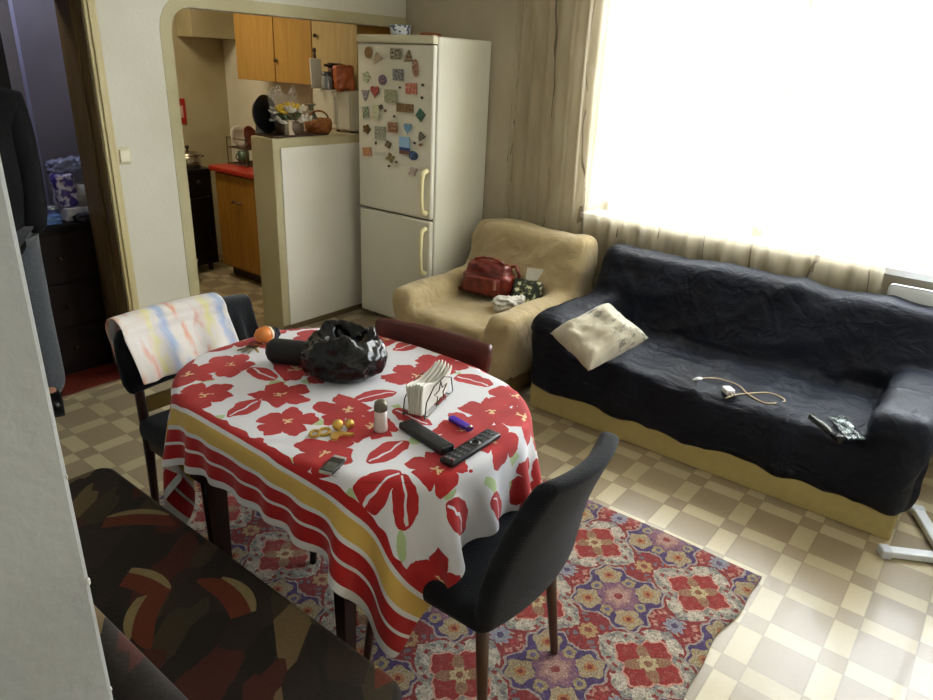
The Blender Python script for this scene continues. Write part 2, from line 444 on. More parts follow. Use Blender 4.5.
def cloth_mat():
    d = D('red_flower_print'); u, v, _ = d.xyz('UV')
    wv = d.vec(u, v); ds = d.sep(d.noise(wv, 11, 2, color=True)); u0 = u; u = u+(ds[0]-.5)*.055; v = v+(ds[1]-.5)*.055
    def flowers(scale, rnd_, off, R0, bud):
        vo = d.voro(d.vec(u+off, v+off*.7), scale, rnd_); px, py, _ = d.sep(vo.outputs['Position']); cr, cg, cb = d.sep(vo.outputs['Color'])
        dx, dy = u+off-px, v+off*.7-py; r = (dx*dx+dy*dy).sqrt(); th = dy.atan2(dx)+cr*6.28
        n = d.noise(wv, 26, 2)
        R = (((th*2.5).cos().abs().pow(.55))*.42+.62)*(cg*.22+.86)*R0*(n*.5+.75)
        fl = (R-r).gt(0)
        # small buds: a lens with a pale vein
        ca, sa = th.cos()*r, th.sin()*r
        lens = ((ca/(R0*.72)).pow(2)+(sa/(R0*.40)).pow(2)).lt(n*.5+.72)
        vein = (sa+ca*ca*2-.002).abs().lt(.0032)*ca.abs().lt(R0*.62)
        isb = cb.lt(bud)
        red = fl*(1-isb)+lens*isb*(1-vein)
        cen = (r+(th*3).sin()*.006).lt(n*.014+.003)*(1-isb)
        stem = ((th*3).sin().abs().lt(.45))*r.lt(.022)*r.gt(.006)*(1-isb)*n.gt(.52)
        leaf = ((ca-R0*1.05)/(R0*.42)).pow(2)+((sa-R0*.2)/(R0*.2)).pow(2)
        return red, cen.max(stem), leaf.lt(n+.5), cr
    r1, c1, l1, k1 = flowers(6.5, .6, 0.07, .090, .27)
    col = d.mix(l1*.75, '#dcdbe0', '#9cba62')
    rn = d.noise(wv, 9, 3)
    red = d.mix(rn.ss(.3, .7), '#a31a1c', '#ba2a2b')
    col = d.mix(r1.min(1), col, red)
    col = d.mix(c1.min(1), col, '#d9b98a')
    # border: bands along both long hems
    e = u0.min(1.19-u0)
    bands = d.ramp(e*4, [(0, '#dcdad8'), (.09, '#ac1c1c'), (.26, '#dcdad8'), (.295, '#ac1c1c'), (.445, '#dcdad8'), (.495, '#d3ad58'), (.685, '#dcdad8'), (.735, '#ac1c1c')], True)
    edge = d.noise(wv, 12, 1)*.06+.178
    col = d.mix((edge-e).gt(0)*e.lt(.24), col, bands)
    weave = d.noise(wv, 420, 2); f = (weave+d.noise(wv, 14, 3)*1.2)
    return d.bsdf(col, .8, f, .22, .004, sheen=.15, spec=.25)
CP_, CUV = sim_cloth(45, 58, 1.19, 1.60)
o = grid_obj('tablecloth', CP_, cloth_mat(), None, CUV, .0016, 2); o.location = (TX, TY, 0)
tag(o, 'white tablecloth with big red flowers and striped hem, hanging off the oval table', 'tablecloth')
TOP = TZ+.0075

# ------------------------------------------------------------------ chairs
def fabric(c1, c2, scale=140, rough=.85, sheen=.3):
    k = ('fab', c1, c2, scale)
    if k in _mc: return _mc[k]
    d = D('woven_cloth'); x, y, z = d.xyz(); w = ((x*scale*6).sin()*(z*scale*6+y*scale*6).sin())
    n = d.noise(scale=scale, detail=2); c = d.mix(n.ss(.3, .7), c1, c2)
    _mc[k] = d.bsdf(c, rough, n+w*.3, .5, .003, sheen=sheen, spec=.25); return _mc[k]
M_navy = fabric('#090b11', '#10141c', 140, .85, .08); M_seatnavy = fabric('#0d1219', '#141c26', 140, .85, .08)
M_leg = wood('#3c2414', '#553620', 'z', .4); M_brown = wood('#3a150d', '#57231a', 'x', .35)
def panel_back(prof, thick=.05, bow=.03, nu=15, cap=6):
    """curved upholstered back: prof = [(z, y, half width)] bottom to top"""
    b = BM(); F = []; B = []
    for z, y, hw in prof:
        F.append([(hw*s, y+bow*(s*s), z) for s in np.linspace(-1, 1, nu)])
        B.append([(hw*s, y+bow*(s*s)-thick, z) for s in np.linspace(-1, 1, nu)])
    vf = [[b.verts.new(p) for p in r] for r in F]; vb = [[b.verts.new(p) for p in r] for r in B]
    for A, flip in ((vf, 0), (vb, 1)):
        for i in range(len(A)-1):
            for j in range(nu-1):
                q = [A[i][j], A[i][j+1], A[i+1][j+1], A[i+1][j]]; b.faces.new(q[::-1] if flip else q)
    for i in range(len(vf)-1):
        for j in (0, nu-1): b.faces.new((vf[i][j], vf[i+1][j], vb[i+1][j], vb[i][j]))
    for i in (0, len(vf)-1):
        for j in range(nu-1): b.faces.new((vf[i][j], vf[i][j+1], vb[i][j+1], vb[i][j]))
    return b
def round_obj(o, w, seg=3, sub=0):
    q = o.modifiers.new('round', 'BEVEL'); q.width = w; q.segments = seg; q.limit_method = 'ANGLE'; q.angle_limit = math.radians(50)
    o.data.polygons.foreach_set('use_smooth', [True]*len(o.data.polygons)); return o
def taper_leg(p, q, r0, r1, m, par, n=10): return obj('leg', tube([p, Vector(p).lerp(Vector(q), .5), q], [r0, (r0+r1)/2, r1], n), m, par, True)

# the shell chair at the near end of the table
ch = thing('dining_chair', 'black upholstered chair on splayed wooden legs at the near end of the table, its back to the sofa end of the rug', 'chair', (-2.455, -2.475, .0105), .03)
ch['label'] = 'black upholstered chair with bare curved back on the rug at the table end'
b = BM(); add_box(b, -.225, .225, -.235, .225, .365, .452, .035, 4)
for v in b.verts:
    if v.co.z > .43: v.co.z -= .02*(1-(v.co.x/.225)**2)*max(0, 1-(v.co.y/.23)**2)
o = obj('seat', b, M_navy, ch, True)
prof = [(.372, -.205, .215), (.40, -.217, .222), (.46, -.225, .224), (.52, -.233, .222), (.60, -.250, .214), (.68, -.275, .203), (.76, -.305, .188), (.80, -.321, .174), (.822, -.331, .158)]
o = obj('backrest', panel_back(prof, .052, .035), M_navy, ch); round_obj(o, .022, 4)
for sx in (-1, 1):
    taper_leg((sx*.165, -.185, .37), (sx*.19, -.225, 0), .0185, .0115, M_leg, ch)
    taper_leg((sx*.165, .165, .37), (sx*.19, .20, 0), .0185, .0115, M_leg, ch)
obj('seat_frame', box(-.19, .19, -.2, .19, .345, .372, .006), M_leg, ch)

# post chairs: far end (navy, towel and jacket over it) and window side (brown)
def post_chair(root, mseat, mback, mwood, crest):
    b = BM(); add_box(b, -.225, .225, -.205, .225, .375, .462, .034, 4); obj('seat', b, mseat, root, True)
    obj('seat_frame', box(-.205, .205, -.19, .2, .335, .378, .006), mwood, root)
    for sx in (-1, 1):
        taper_leg((sx*.20, .18, .36), (sx*.212, .2, 0), .018, .012, mwood, root)
        b = BM(); add_tube(b, [(sx*.2, -.20, .0), (sx*.198, -.185, .36), (sx*.196, -.20, .55), (sx*.19, -.235, .76)], [.012, .018, .017, .013], 10)
        obj('leg', b, mwood, root, True)
    if crest:
        p = [(.655, -.20, .225), (.68, -.207, .233), (.74, -.222, .236), (.78, -.232, .234), (.795, -.236, .228)]
        o = obj('crest_rail', panel_back(p, .028, .03), mback, root); round_obj(o, .008, 3)
        obj('back_slat', box(-.19, .19, -.21, -.192, .53, .575, .006), mwood, root)
    else:
        p = [(.56, -.195, .235), (.60, -.2, .25), (.68, -.22, .25), (.745, -.238, .24), (.776, -.247, .22)]
        o = obj('backrest', panel_back(p, .04, .03), mback, root); round_obj(o, .016, 3)
        obj('back_slat', box(-.185, .185, -.205, -.19, .47, .53, .005), plain('#6f5a26', .5), root)
C1 = (-2.52, -1.43)
ch1 = thing('dining_chair', 'black chair at the far end of the table with a pastel towel over its back', 'chair', (*C1, .0105), PI)
post_chair(ch1, M_seatnavy, M_navy, M_dark, False)
ch3 = thing('dining_chair', 'chair with bare brown wooden top rail on the armchair side of the table', 'chair', (-2.245, -2.005, .0105), PI/2+.16)
post_chair(ch3, plain('#3b2118', .6), M_brown, M_dark, True)
# worn pale corner on the crest rail is part of the wood
# towel hung over the far chair
def towel_mat():
    d = D('pastel_towel'); u, v, _ = d.xyz('UV')
    n = d.noise(d.vec(u*9, v*4), 1, 3, .7, 1.0); n2 = d.noise(d.vec(u*22+7, v*9+3), 1, 2)
    st = (u*4.6+n*.5).fract()
    c = d.ramp(st, [(0, '#e9e3da'), (.10, '#e3a184'), (.2, '#e8e0d2'), (.34, '#a9bcdb'), (.47, '#ddd9dc'), (.58, '#e5df9c'), (.68, '#e3d6cc'), (.8, '#e0ad9c'), (.9, '#e6e0dc')])
    c = d.mix(n2.ss(.45, .62), c, '#e2dcd6'); c = d.mix((v-.2).abs().lt(.01)*.2, c, '#c7b8ae')
    f = d.noise(d.vec(u*260, v*260), 1, 2)
    return d.bsdf(c, .9, f, .4, .003, sheen=.2, spec=.2)
def drape_over_back(name, x0, x1, front, back, m, seed, thick=.006, slope=.0, gap=.012, flare=.0):
    """cloth folded over the chair back (chair-local frame, faces +y)"""
    prof = []
    zt = .787
    for s in np.linspace(0, 1, 14): prof.append((-.19+.03*flare*(1-s)-.06*s+.018+gap, front+(zt-.02-front)*s, 1-s))
    for a in np.linspace(PI*.15, PI*.85, 6): prof.append((-.262+(.036+gap)*math.cos(a), zt-.022+(.026+gap)*math.sin(a), 0))
    for s in np.linspace(0, 1, 10): prof.append((-.296-gap+.02*s, zt-.02-(zt-.02-back)*s, s))
    nu = 29; P = np.zeros((nu, len(prof), 3)); UV = np.zeros((nu, len(prof), 2)); acc = 0
    for j, (y, z, k) in enumerate(prof):
        if j: acc += math.hypot(y-prof[j-1][0], z-prof[j-1][1])
        for i in range(nu):
            s = i/(nu-1); x = x0+(x1-x0)*s
            bowy = .03*(x/.24)**2
            w = k*(.010*math.sin(s*17+seed)+.012*fbm((s*4, z*3, seed), 1.5))
            P[i, j] = (x+.012*k*math.sin(z*9+seed), y+bowy+w, z-slope*(x-x0)+.008*k*math.sin(s*9+seed)); UV[i, j] = (s*abs(x1-x0), acc)
    return grid_obj(name, P, m, None, UV, thick, 1)
o = drape_over_back('jacket', -.272, -.105, .60, .44, fabric('#07090f', '#0d1018', 90), 1.3, .008, -.02, .006, .4); o.location = (*C1, .0105); o.rotation_euler.z = PI
tag(o, 'black jacket over the far chair back, under and right of the pastel towel', 'jacket')
o = drape_over_back('towel', -.165, .232, .622, .64, towel_mat(), 4.1, .004, 0, .032, .5); o.location = (*C1, .0105); o.rotation_euler.z = PI
tag(o, 'white towel with pastel stripes draped over the far chair back', 'towel')

# ------------------------------------------------------------------ bench against the near wall
def bench_mat():
    d = D('bench_upholstery'); x, y, z = d.xyz()
    p = x*.82+y*.57+z*.6; q = y*.82-x*.57+z*.5
    vo = d.voro(d.vec(p*.75, q*1.75), 9.5, 1); vo.distance = 'CHEBYCHEV'; r, g, b_ = d.sep(vo.outputs['Color'])
    c = d.ramp(r, [(0, '#1d1611'), (.36, '#2a2017'), (.52, '#451d12'), (.62, '#38301d'), (.76, '#6d5a3a'), (.83, '#241c15')], True)
    v2 = d.voro(d.vec(p, q), 4.6, .8); px, py, _ = d.sep(v2.outputs['Position']); k1, k2, k3 = d.sep(v2.outputs['Color'])
    dx, dy = p-px, q-py; a = k1*3.0+.4; ca = dx*a.cos()+dy*a.sin(); sa = dy*a.cos()-dx*a.sin()
    bend = sa-ca*ca*3
    c = d.mix(((ca/.115).pow(2)+(bend/.032).pow(2)).lt(1)*k2.gt(.35), c, '#662a14')
    c = d.mix(((ca/.085).pow(2)+((bend+.03)/.012).pow(2)).lt(1)*k2.gt(.35), c, '#8d7c52')
    h = d.noise(scale=120, detail=2); c = d.mix(h*.4, c, '#120d0a')
    return d.bsdf(c, .8, h, .35, .003, sheen=.05, spec=.25)
M_bench = bench_mat()
bn = thing('bench', 'upholstered bench with dark rust and olive pattern along the near wall', 'bench')
bx0, bx1, by0, by1 = NX+.005, -2.915, -2.715, -1.375
def cushion_poly():
    pts = []
    for cx, cy, a0 in ((bx1-.05, by1-.05, 0), (bx0+.03, by1-.03, PI/2), (bx0+.03, by0+.03, PI), (bx1-.07, by0+.07, 1.5*PI)):
        r = .05 if cx > -3.1 and cy > -2 else (.07 if cx > -3.1 else .03)
        for k in range(6): pts.append((cx+r*math.cos(a0+k*PI/10), cy+r*math.sin(a0+k*PI/10)))
    return pts
o = obj('seat', prism(cushion_poly(), .10, T(0, 0, .335)), M_bench, bn); round_obj(o, .022, 4)
b = BM(); add_box(b, bx0, bx0+.075, by0, by1, .41, .80, .03, 4)
for v in b.verts:
    if v.co.z > .6: v.co.x -= .0
o = obj('backrest', b, M_bench, bn, True)
obj('base_panel', box(bx0+.01, bx1-.05, by0+.03, by1-.03, .04, .34, .006), M_dark, bn)
for x in (bx0+.05, bx1-.09):
    for y in (by0+.08, by1-.08): obj('foot', box(x-.025, x+.025, y-.025, y+.025, 0, .045, .004), M_dark, bn)

# ------------------------------------------------------------------ sofa and armchair
def cover_mat(name, c1, c2, rough, sheen, fine, gl=.5):
    d = D(name); x, y, z = d.xyz(); n = d.noise(scale=3, detail=4, rough=.6); f = d.noise(scale=fine, detail=2)
    wr = d.noise(d.vec(x*9, y*5, z*6), 1.6, 4, .55, .9)
    return d.bsdf(d.mix(n.ss(.3, .7), c1, c2), rough, f*.12+wr+((d.noise(d.vec(x*3, y*3.4, z*3), 1.5, 2, .5, 1.2)-.5).abs()*-7+1).max(0)*.3, .5, .02, sheen=sheen, spec=gl)
M_cover = cover_mat('dark_navy_cotton', '#0a0e19', '#111725', .55, 0, 240, .2)
M_throw = cover_mat('beige_throw', '#a2906a', '#b09d78', .9, .2, 300, .2)
def ridge(p, s=1): return 1-abs(fbm(p, s, 2))*2.2
def body(b, y0, y1, xf, zs, za, zb, wa):
    """seat, arms and raked back as overlapping solids"""
    add_box(b, xf+.015, -.25, y0+.05, y1-.05, .10, zs, .05, 3)
    for s, ya in ((1, y0), (-1, y1)):
        a, c = (ya, ya+wa) if s > 0 else (ya-wa, ya)
        add_box(b, xf-.005, -.2, a, c, .10, za, .06, 3)
    t = bmesh.new(); bmesh.ops.create_cube(t, size=1)
    for v in t.verts:
        top = v.co.z > 0; back = v.co.x > 0
        v.co = Vector(((-.07 if top else -.05) if back else (-.26 if top else -.47), y0+.015 if v.co.y < 0 else y1-.015, zb if top else .12))
    bmesh.ops.bevel(t, geom=list(t.edges), offset=.06, segments=3, profile=.5, affect='EDGES'); merge(b, t)
# sofa
sf = thing('sofa', 'three-seat sofa under a dark navy cover, standing below the window', 'sofa')
b = BM(); body(b, -3.425, -1.665, -.94, .378, .525, .765, .21)
def sofa_wr(c, n):
    x, y, z = c
    d = .010*fbm((x*2, y*1.3, z*2), 2.0, 3)
    if n[2] < .45 and x < -.84 and z < .44:                 # hanging front: long downward folds
        k = min(1, (.44-z)/.16); d += k*(.009*math.sin(y*17+4.5*fbm((y, z*.5, 1), 2.2, 2)+z*5)+.013*max(0, ridge((y*3.4+z*2.2, z*.9, 3), 1.1))-.008)
    elif z < .47 and n[2] > .5:                              # seat: creases running back and sideways
        d += .016*max(0, ridge((x*1.4+y*1.0, y*3.0-x*.6, 2), 1.25))+.012*max(0, ridge((x*4.2, y*1.0+2, 7), 1.2))-.012
    elif x > -.55:                                           # back: slanting pulls
        d += .018*max(0, ridge((y*1.7+z*2.6, z*1.5-y*.5, 4), 1.2))+.006*max(0, ridge((y*4.2-z*3, z*2+y, 11), 1.2))-.010
    else: d += .016*max(0, ridge((x*3, y*3+z*2.4, 9), 1.2))-.004
    return d
def sofa_post(c):
    x, y, z = c
    if z < .17:
        hem = .048+.010*math.sin(y*3.1+x*4)+.002*math.sin(y*11)+.02*(y+3.4)/1.75*0
        z = max(z, hem)
    return (x, y, z)
o = soft('slipcover', b, .0145, 11, M_cover, sf, sofa_wr, sofa_post)
b = BM(); add_box(b, -.90, -.08, -3.395, -1.69, .0, .2, .006)
obj('base', b, plain('#b3a368', .7), sf)
for y in (-3.3, -2.53, -1.78):
    pass
# armchair
ac = thing('armchair', 'armchair under a pale beige throw between fridge and sofa', 'armchair')
b = BM(); body(b, -1.60, -.745, -1.0, .36, .475, .765, .17)
def arm_wr(c, n):
    x, y, z = c
    d = .010*fbm((x*2, y*2, z*2), 2.4, 3)
    if n[2] < .45 and x < -.9 and z < .40: d += min(1, (.44-z)/.16)*(.014*math.sin(y*20+3*fbm((y, z, 1), 2, 2))+.016*max(0, ridge((y*3.6+z, z*.7, 3), 1.1))-.006)
    elif z < .44 and n[2] > .5: d += .014*max(0, ridge((x*1.6+y, y*2.6-x, 2), 1.2))-.006
    elif x > -.5: d += .016*max(0, ridge((y*1.8+z*2.2, z*1.6, 4), 1.2))-.004
    return d
def arm_post(c):
    x, y, z = c
    if z < .14: z = max(z, .05+.014*math.sin(y*9+x*5))
    return (x, y, z)
o = soft('throw_cover', b, .0145, 8, M_throw, ac, arm_wr, arm_post)
b = BM(); add_box(b, -.94, -.08, -1.57, -.775, .03, .18, .006); obj('base', b, plain('#7a6238', .7), ac)
for x in (-.9, -.14):
    for y in (-1.53, -.82): obj('foot', tube([(x, y, .04), (x, y, 0)], [.022, .018], 10), M_dark, ac)

# ------------------------------------------------------------------ rug
def rug_mat():
    d = D('persian_pile'); x, y, z = d.xyz(); dn = d.sep(d.noise(d.vec(x, y), 38, 2, color=True)); x = x+(dn[0]-.5)*.016; y = y+(dn[1]-.5)*.016; wv = d.vec(x, y)
    u = (x+1.5)/.405; v = (y+2.73)/.405
    def cell(a, b): return (a+.5).fract()-.5, (b+.5).fract()-.5
    p, q = cell(u, v); p2, q2 = cell(u+.5, v+.5)
    # the field is mirrored about the medallions, as woven carpets are
    mir = d.vec(p.abs()*.405, q.abs()*.405)
    vo = d.voro(mir, 58, .9); cr, cg, cb = d.sep(vo.outputs['Color'])
    c = d.ramp(cr, [(0, '#8e1f22'), (.34, '#a93a34'), (.46, '#c9907c'), (.60, '#8e1f22'), (.70, '#b9b09a'), (.82, '#6f7480'), (.92, '#9a2a28')], True)
    vd = d.voro(mir, 58, .9, 'DISTANCE_TO_EDGE'); ed = X(d.nt, vd.outputs['Distance'])
    c = d.mix(ed.lt(.07), c, '#7b181c')
    # pale scrolls round the red medallions
    r2 = (p2*p2+q2*q2).sqrt(); t2 = q2.atan2(p2)
    dia = p2.abs()+q2.abs()
    sc = d.voro(mir, 74, 1); s1, s2, s3 = d.sep(sc.outputs['Color'])
    scc = d.ramp(s1, [(0, '#b7b8a6'), (.3, '#8f9a90'), (.5, '#d3cdb8'), (.68, '#6d7a85'), (.82, '#8e2f2c'), (.9, '#c5bfa8')], True)
    ring = (dia+(t2*8).cos()*.022).lt(.44)
    c = d.mix(ring, c, scc)
    R2 = (t2*4).cos()*.035+.215+(t2*12).cos()*.012
    c = d.mix((r2-R2).lt(.018), c, '#e0a890'); c = d.mix((r2-R2).lt(0), c, '#9c2520')
    pet = ((t2*4+PI).cos()*.06+.12-r2).gt(0); c = d.mix(pet, c, '#9a7a58')
    c = d.mix((r2+(t2*8).cos()*.01).lt(.07), c, '#c9bd8d'); c = d.mix(r2.lt(.03), c, '#8a5a3a')
    # blue medallions with four cream lobes
    r = (p*p+q*q).sqrt(); th = q.atan2(p)
    Rb = (th*2).sin().abs()*.13+.255+(th*16).cos()*.016
    c = d.mix((r-Rb).lt(.016), c, '#a9a69c'); c = d.mix((r-Rb).lt(-.006), c, '#1f3270')
    pa, qa = p.abs(), q.abs()
    rl = ((pa-.185)*(pa-.185)+(qa-.185)*(qa-.185)).sqrt(); tl = (qa-.185).atan2(pa-.185)
    c = d.mix((rl+(tl*5).cos()*.014).lt(.108), c, '#b0a57f'); c = d.mix(rl.lt(.045), c, '#b9824a'); c = d.mix(rl.lt(.02), c, '#8a2a22')
    ra = ((pa-.2)*(pa-.2)+q*q).sqrt().min((p*p+(qa-.2)*(qa-.2)).sqrt())
    c = d.mix((ra+s2*.02).lt(.062), c, '#a9a06f'); c = d.mix(ra.lt(.022), c, '#54628c')
    c = d.mix((r+(th*8).cos()*.018).lt(.165), c, '#82607a'); c = d.mix((r+(th*8).cos()*.018).lt(.125)*s3.gt(.35), c, '#a5827f')
    c = d.mix((r+(th*6).cos()*.014).lt(.088), c, '#bd9a8c'); c = d.mix(r.lt(.035), c, '#8e2a26')
    # little rosettes between
    p3, q3 = cell(u+.5, v); r3 = (p3*p3+q3*q3).sqrt(); t3 = q3.atan2(p3); p4, q4 = cell(u, v+.5); r4 = (p4*p4+q4*q4).sqrt(); t4 = q4.atan2(p4)
    c = d.mix((r3+(t3*8).cos()*.01).lt(.075), c, '#b99f6a'); c = d.mix(r3.lt(.03), c, '#8c4a34')
    c = d.mix((r4+(t4*8).cos()*.015).lt(.08), c, '#93a0ad'); c = d.mix(r4.lt(.03), c, '#3c4a74')
    f = d.noise(scale=320, detail=2); g = d.noise(scale=60, detail=3); c = d.mix(.22, c, '#572a28')
    h_ = d.noise(wv, 150, 3, .7); c = d.mix(h_.ss(.42, .62)*.55, c, '#5a2a2a'); c = d.mix(h_.ss(.40, .30)*.45, c, '#b9a690'); c = d.mix(f.ss(.35, .7)*.45, c, '#3c2220'); c = d.mix(g.ss(.5, .8)*.15, c, '#b0a090')
    return d.bsdf(c, .95, f, .5, .004, sheen=.15, spec=.15)
nx, ny = 40, 60; P = np.zeros((nx, ny, 3))
for i in range(nx):
    for j in range(ny):
        s, t = i/(nx-1), j/(ny-1); x = -2.95+(1.485)*s; y = -1.06-2.005*t
        y += (.012*math.sin(x*9)+.006*math.sin(x*23))*(t > .97); x += .004*math.sin(y*11)*(s > .97)
        P[i, j] = (x, y, .0065+.002*fbm((x*3, y*3, 0), 1.5)*(0 if (s > .95 or t > .95) else 1))
o = grid_obj('rug', P, rug_mat(), None, None, .009)
tag(o, 'red Persian-style rug with blue and cream medallions under the table', 'rug')

# ------------------------------------------------------------------ fridge and what is on it
FX, FY0, FY1, FH, FG = -.5605, -.0325, -.656, 1.80, .765
M_fridge = plain('#d9d6c6', .35, var=.03, bump=.02, scale=12); M_seal = plain('#77756a', .7); M_ivory = plain('#e0d7a8', .4, var=.05)
fg = thing('fridge', 'tall white two-door fridge with magnets on its upper door', 'fridge')
obj('cabinet', box(FX+.055, -.012, FY1, FY0, .03, FH, .01), M_fridge, fg)
obj('seal', box(FX+.046, FX+.056, FY1+.012, FY0-.012, .05, FH-.03, .002), M_seal, fg)
def fdoor(z0, z1):
    b = BM(); add_box(b, FX, FX+.046, FY1, FY0, z0, z1, .012, 3)
    for v in b.verts:
        if v.co.x < FX+.02: v.co.x += .012*((v.co.y-(FY0+FY1)/2)/.312)**2
    return obj('door', b, M_fridge, fg, False)
d1 = fdoor(FG+.006, FH-.045); d2 = fdoor(.05, FG-.006)
obj('top_panel', box(FX+.002, FX+.05, FY1, FY0, FH-.041, FH+.004, .01, 3), plain('#d2cdb2', .4, var=.03), fg)
def fhandle(z0, z1, par):
    y = FY1+.03; pts = [(FX+.006, y, z0), (FX-.028, y, z0+.012), (FX-.036, y, z0+.05), (FX-.038, y, (z0+z1)/2), (FX-.036, y, z1-.05), (FX-.028, y, z1-.012), (FX+.006, y, z1)]
    b = tube(pts, [.016, .015, .012, .011, .012, .015, .016], 10); obj('handle', b, M_ivory, par, True)
fhandle(FG+.045, FG+.30, d1); fhandle(FG-.335, FG-.05, d2)
for y in (FY0-.06, FY1+.06):
    for x in (FX+.09, -.07): obj('foot', tube([(x, y, .032), (x, y, 0)], .018, 10), M_seal, fg)
# magnets: (photo x, y, width, height px, shape, turn, colours, words)
MAG = [
 (368, 52.5, 8, 11, 'round', 0, '#6d5336', '#a5814f', 'brown owl-shaped magnet at the top left of the fridge door'),
 (377, 57, 9, 9, 'tri', .4, '#a58d74', '#cdbda2', 'pale tan triangular magnet beside the brown owl magnet'),
 (396, 54, 11, 10, 'rect', 0, '#4a463a', '#b9b5a0', 'dark landscape magnet in the top row of the fridge door'),
 (408.5, 56, 8, 11, 'tri', 0, '#5a4a38', '#9c8a6c', 'dark brown pointed magnet right of the dark landscape'),
 (415, 68, 6, 16, 'oval', .1, '#a88a78', '#7d3c34', 'tall tan and dark red figure magnet near the hinge side top'),
 (365.5, 77, 9, 12, 'flower', 0, '#7d8a68', '#c9cbb2', 'pale green floral magnet at the left edge, second row'),
 (382.5, 80, 8, 10, 'round', 0, '#3a2f5a', '#8b6f72', 'dark purple round magnet under the top row'),
 (398, 74.6, 10, 10, 'rect', 0, '#43464c', '#a9b0b8', 'square grey photo magnet below the dark landscape one'),
 (411, 88.7, 11, 10, 'rect', .03, '#a8443a', '#d6a48c', 'red and pink sunset picture magnet'),
 (364.5, 95.5, 8, 11, 'tri', PI, '#7a7480', '#a9a4a6', 'grey-violet tapering magnet at the left edge, third row'),
 (374.5, 91, 9, 12, 'heart', 0, '#7a2f4a', '#b5563c', 'purple and orange heart-shaped magnet'),
 (390.5, 96, 12, 12, 'rect', .02, '#7d7c4a', '#a7b0a0', 'olive and grey landscape magnet in the middle of the door'),
 (400, 87.5, 2.2, 2.2, 'round', 0, '#33312a', '#33312a', 'tiny dark dot magnet above the olive landscape'),
 (422, 85, 2.4, 2.6, 'round', 0, '#3c3a30', '#3c3a30', 'tiny dark dot magnet right of the red sunset picture, upper one'),
 (421.3, 97.7, 2.4, 2.6, 'round', 0, '#3c3a30', '#3c3a30', 'tiny dark dot magnet right of the red sunset picture, lower one'),
 (405, 108, 17, 8, 'rect', .02, '#5e4a34', '#9c8258', 'wide brown panorama magnet'),
 (364.8, 112.3, 6, 11, 'rect', .15, '#4f6a48', '#c3c6b4', 'narrow green and white magnet at the left edge'),
 (375.5, 112, 7, 14, 'rect', 0, '#a9b08a', '#d3d2bd', 'tall pale green magnet beside the narrow green one'),
 (381, 107, 3.6, 5, 'oval', 0, '#3a3440', '#6a5c64', 'small dark oval magnet right of the tall pale green one'),
 (385.3, 110.7, 2.4, 2.6, 'round', 0, '#7a4a44', '#7a4a44', 'tiny brownish dot magnet left of the wide panorama'),
 (394.3, 116.4, 2.4, 2.6, 'round', 0, '#55504a', '#55504a', 'tiny grey dot magnet below the wide panorama'),
 (420, 115, 9, 11, 'diamond', .1, '#24463c', '#4a7a66', 'dark green diamond-set magnet near the opening edge'),
 (366, 129, 9, 10, 'flower', 0, '#4f3a22', '#8a6a3a', 'dark brown flower-shaped magnet at the left edge'),
 (380, 133, 11, 13, 'rect', .03, '#7c8272', '#b3b6a4', 'grey-green square magnet right of the brown flower'),
 (392.7, 127.4, 10, 10, 'rect', .03, '#6a4634', '#b08a6c', 'brown patterned square magnet in the middle'),
 (407.5, 128, 8, 11, 'heart', 0, '#4a7aa8', '#8fb0c4', 'blue heart magnet on top of the long blue card'),
 (404.5, 145.5, 10.5, 17, 'rect', .03, '#2c4f8c', '#8fb8d8', 'long blue sea view magnet with brown lower edge'),
 (420.5, 135.7, 8, 8, 'tri', .5, '#3f4038', '#7a7a6c', 'dark grey angular magnet under the green diamond'),
 (414.3, 143, 2.4, 2.4, 'round', 0, '#3c3a30', '#3c3a30', 'tiny dark dot magnet beside the long blue card'),
 (420, 144.7, 3.6, 2.6, 'oval', .4, '#8a5a4c', '#8a5a4c', 'tiny reddish oval magnet beside the long blue card'),
 (375.7, 143, 1.8, 3.6, 'oval', 0, '#4a4a42', '#4a4a42', 'tiny upright dark magnet below the grey-green square'),
 (388.3, 144.5, 7, 7, 'diamond', .3, '#473a2c', '#7d6c50', 'small dark tilted magnet left of the long blue card'),
 (366.7, 151.8, 9.5, 9, 'rect', .12, '#a5683c', '#c99a70', 'orange-brown picture magnet at the lower left'),
 (379.8, 154, 12, 3.4, 'rect', .05, '#b9b8a8', '#d6d5c8', 'thin pale strip magnet in the bottom row'),
 (390.5, 157.8, 10, 10, 'star', .2, '#6a6238', '#a08f54', 'olive star-shaped magnet in the bottom row'),
 (389, 166, 2.4, 2.4, 'round', 0, '#3c3a30', '#3c3a30', 'tiny dark dot magnet below the olive star, lower left one'),
 (396.5, 162, 2.4, 2.6, 'round', 0, '#6a6254', '#6a6254', 'tiny dot magnet at the lower right of the olive star'),
 (413, 155.6, 9, 9, 'round', 0, '#1d2a52', '#4a6a9a', 'round navy blue magnet right of the long blue card'),
 (412.6, 171.7, 10, 9, 'star', .5, '#a08c84', '#c6b9b0', 'pinkish grey butterfly-like magnet, lowest on the door'),
]
def mag_mat(a, b, k):
    d = D('magnet_print'); x, y, z = d.xyz(); n = d.noise(d.vec(y*90+k*3.7, z*90+k), 1, 3, .6)
    c = d.mix(n.ss(.42, .6), a, b)
    if k == 26:
        c = d.mix(z.lt(-.012), '#8fb8dc', '#24407c'); c = d.mix(z.lt(-.030), c, '#7a5648')
    return d.bsdf(c, .35, n, .1, .001)
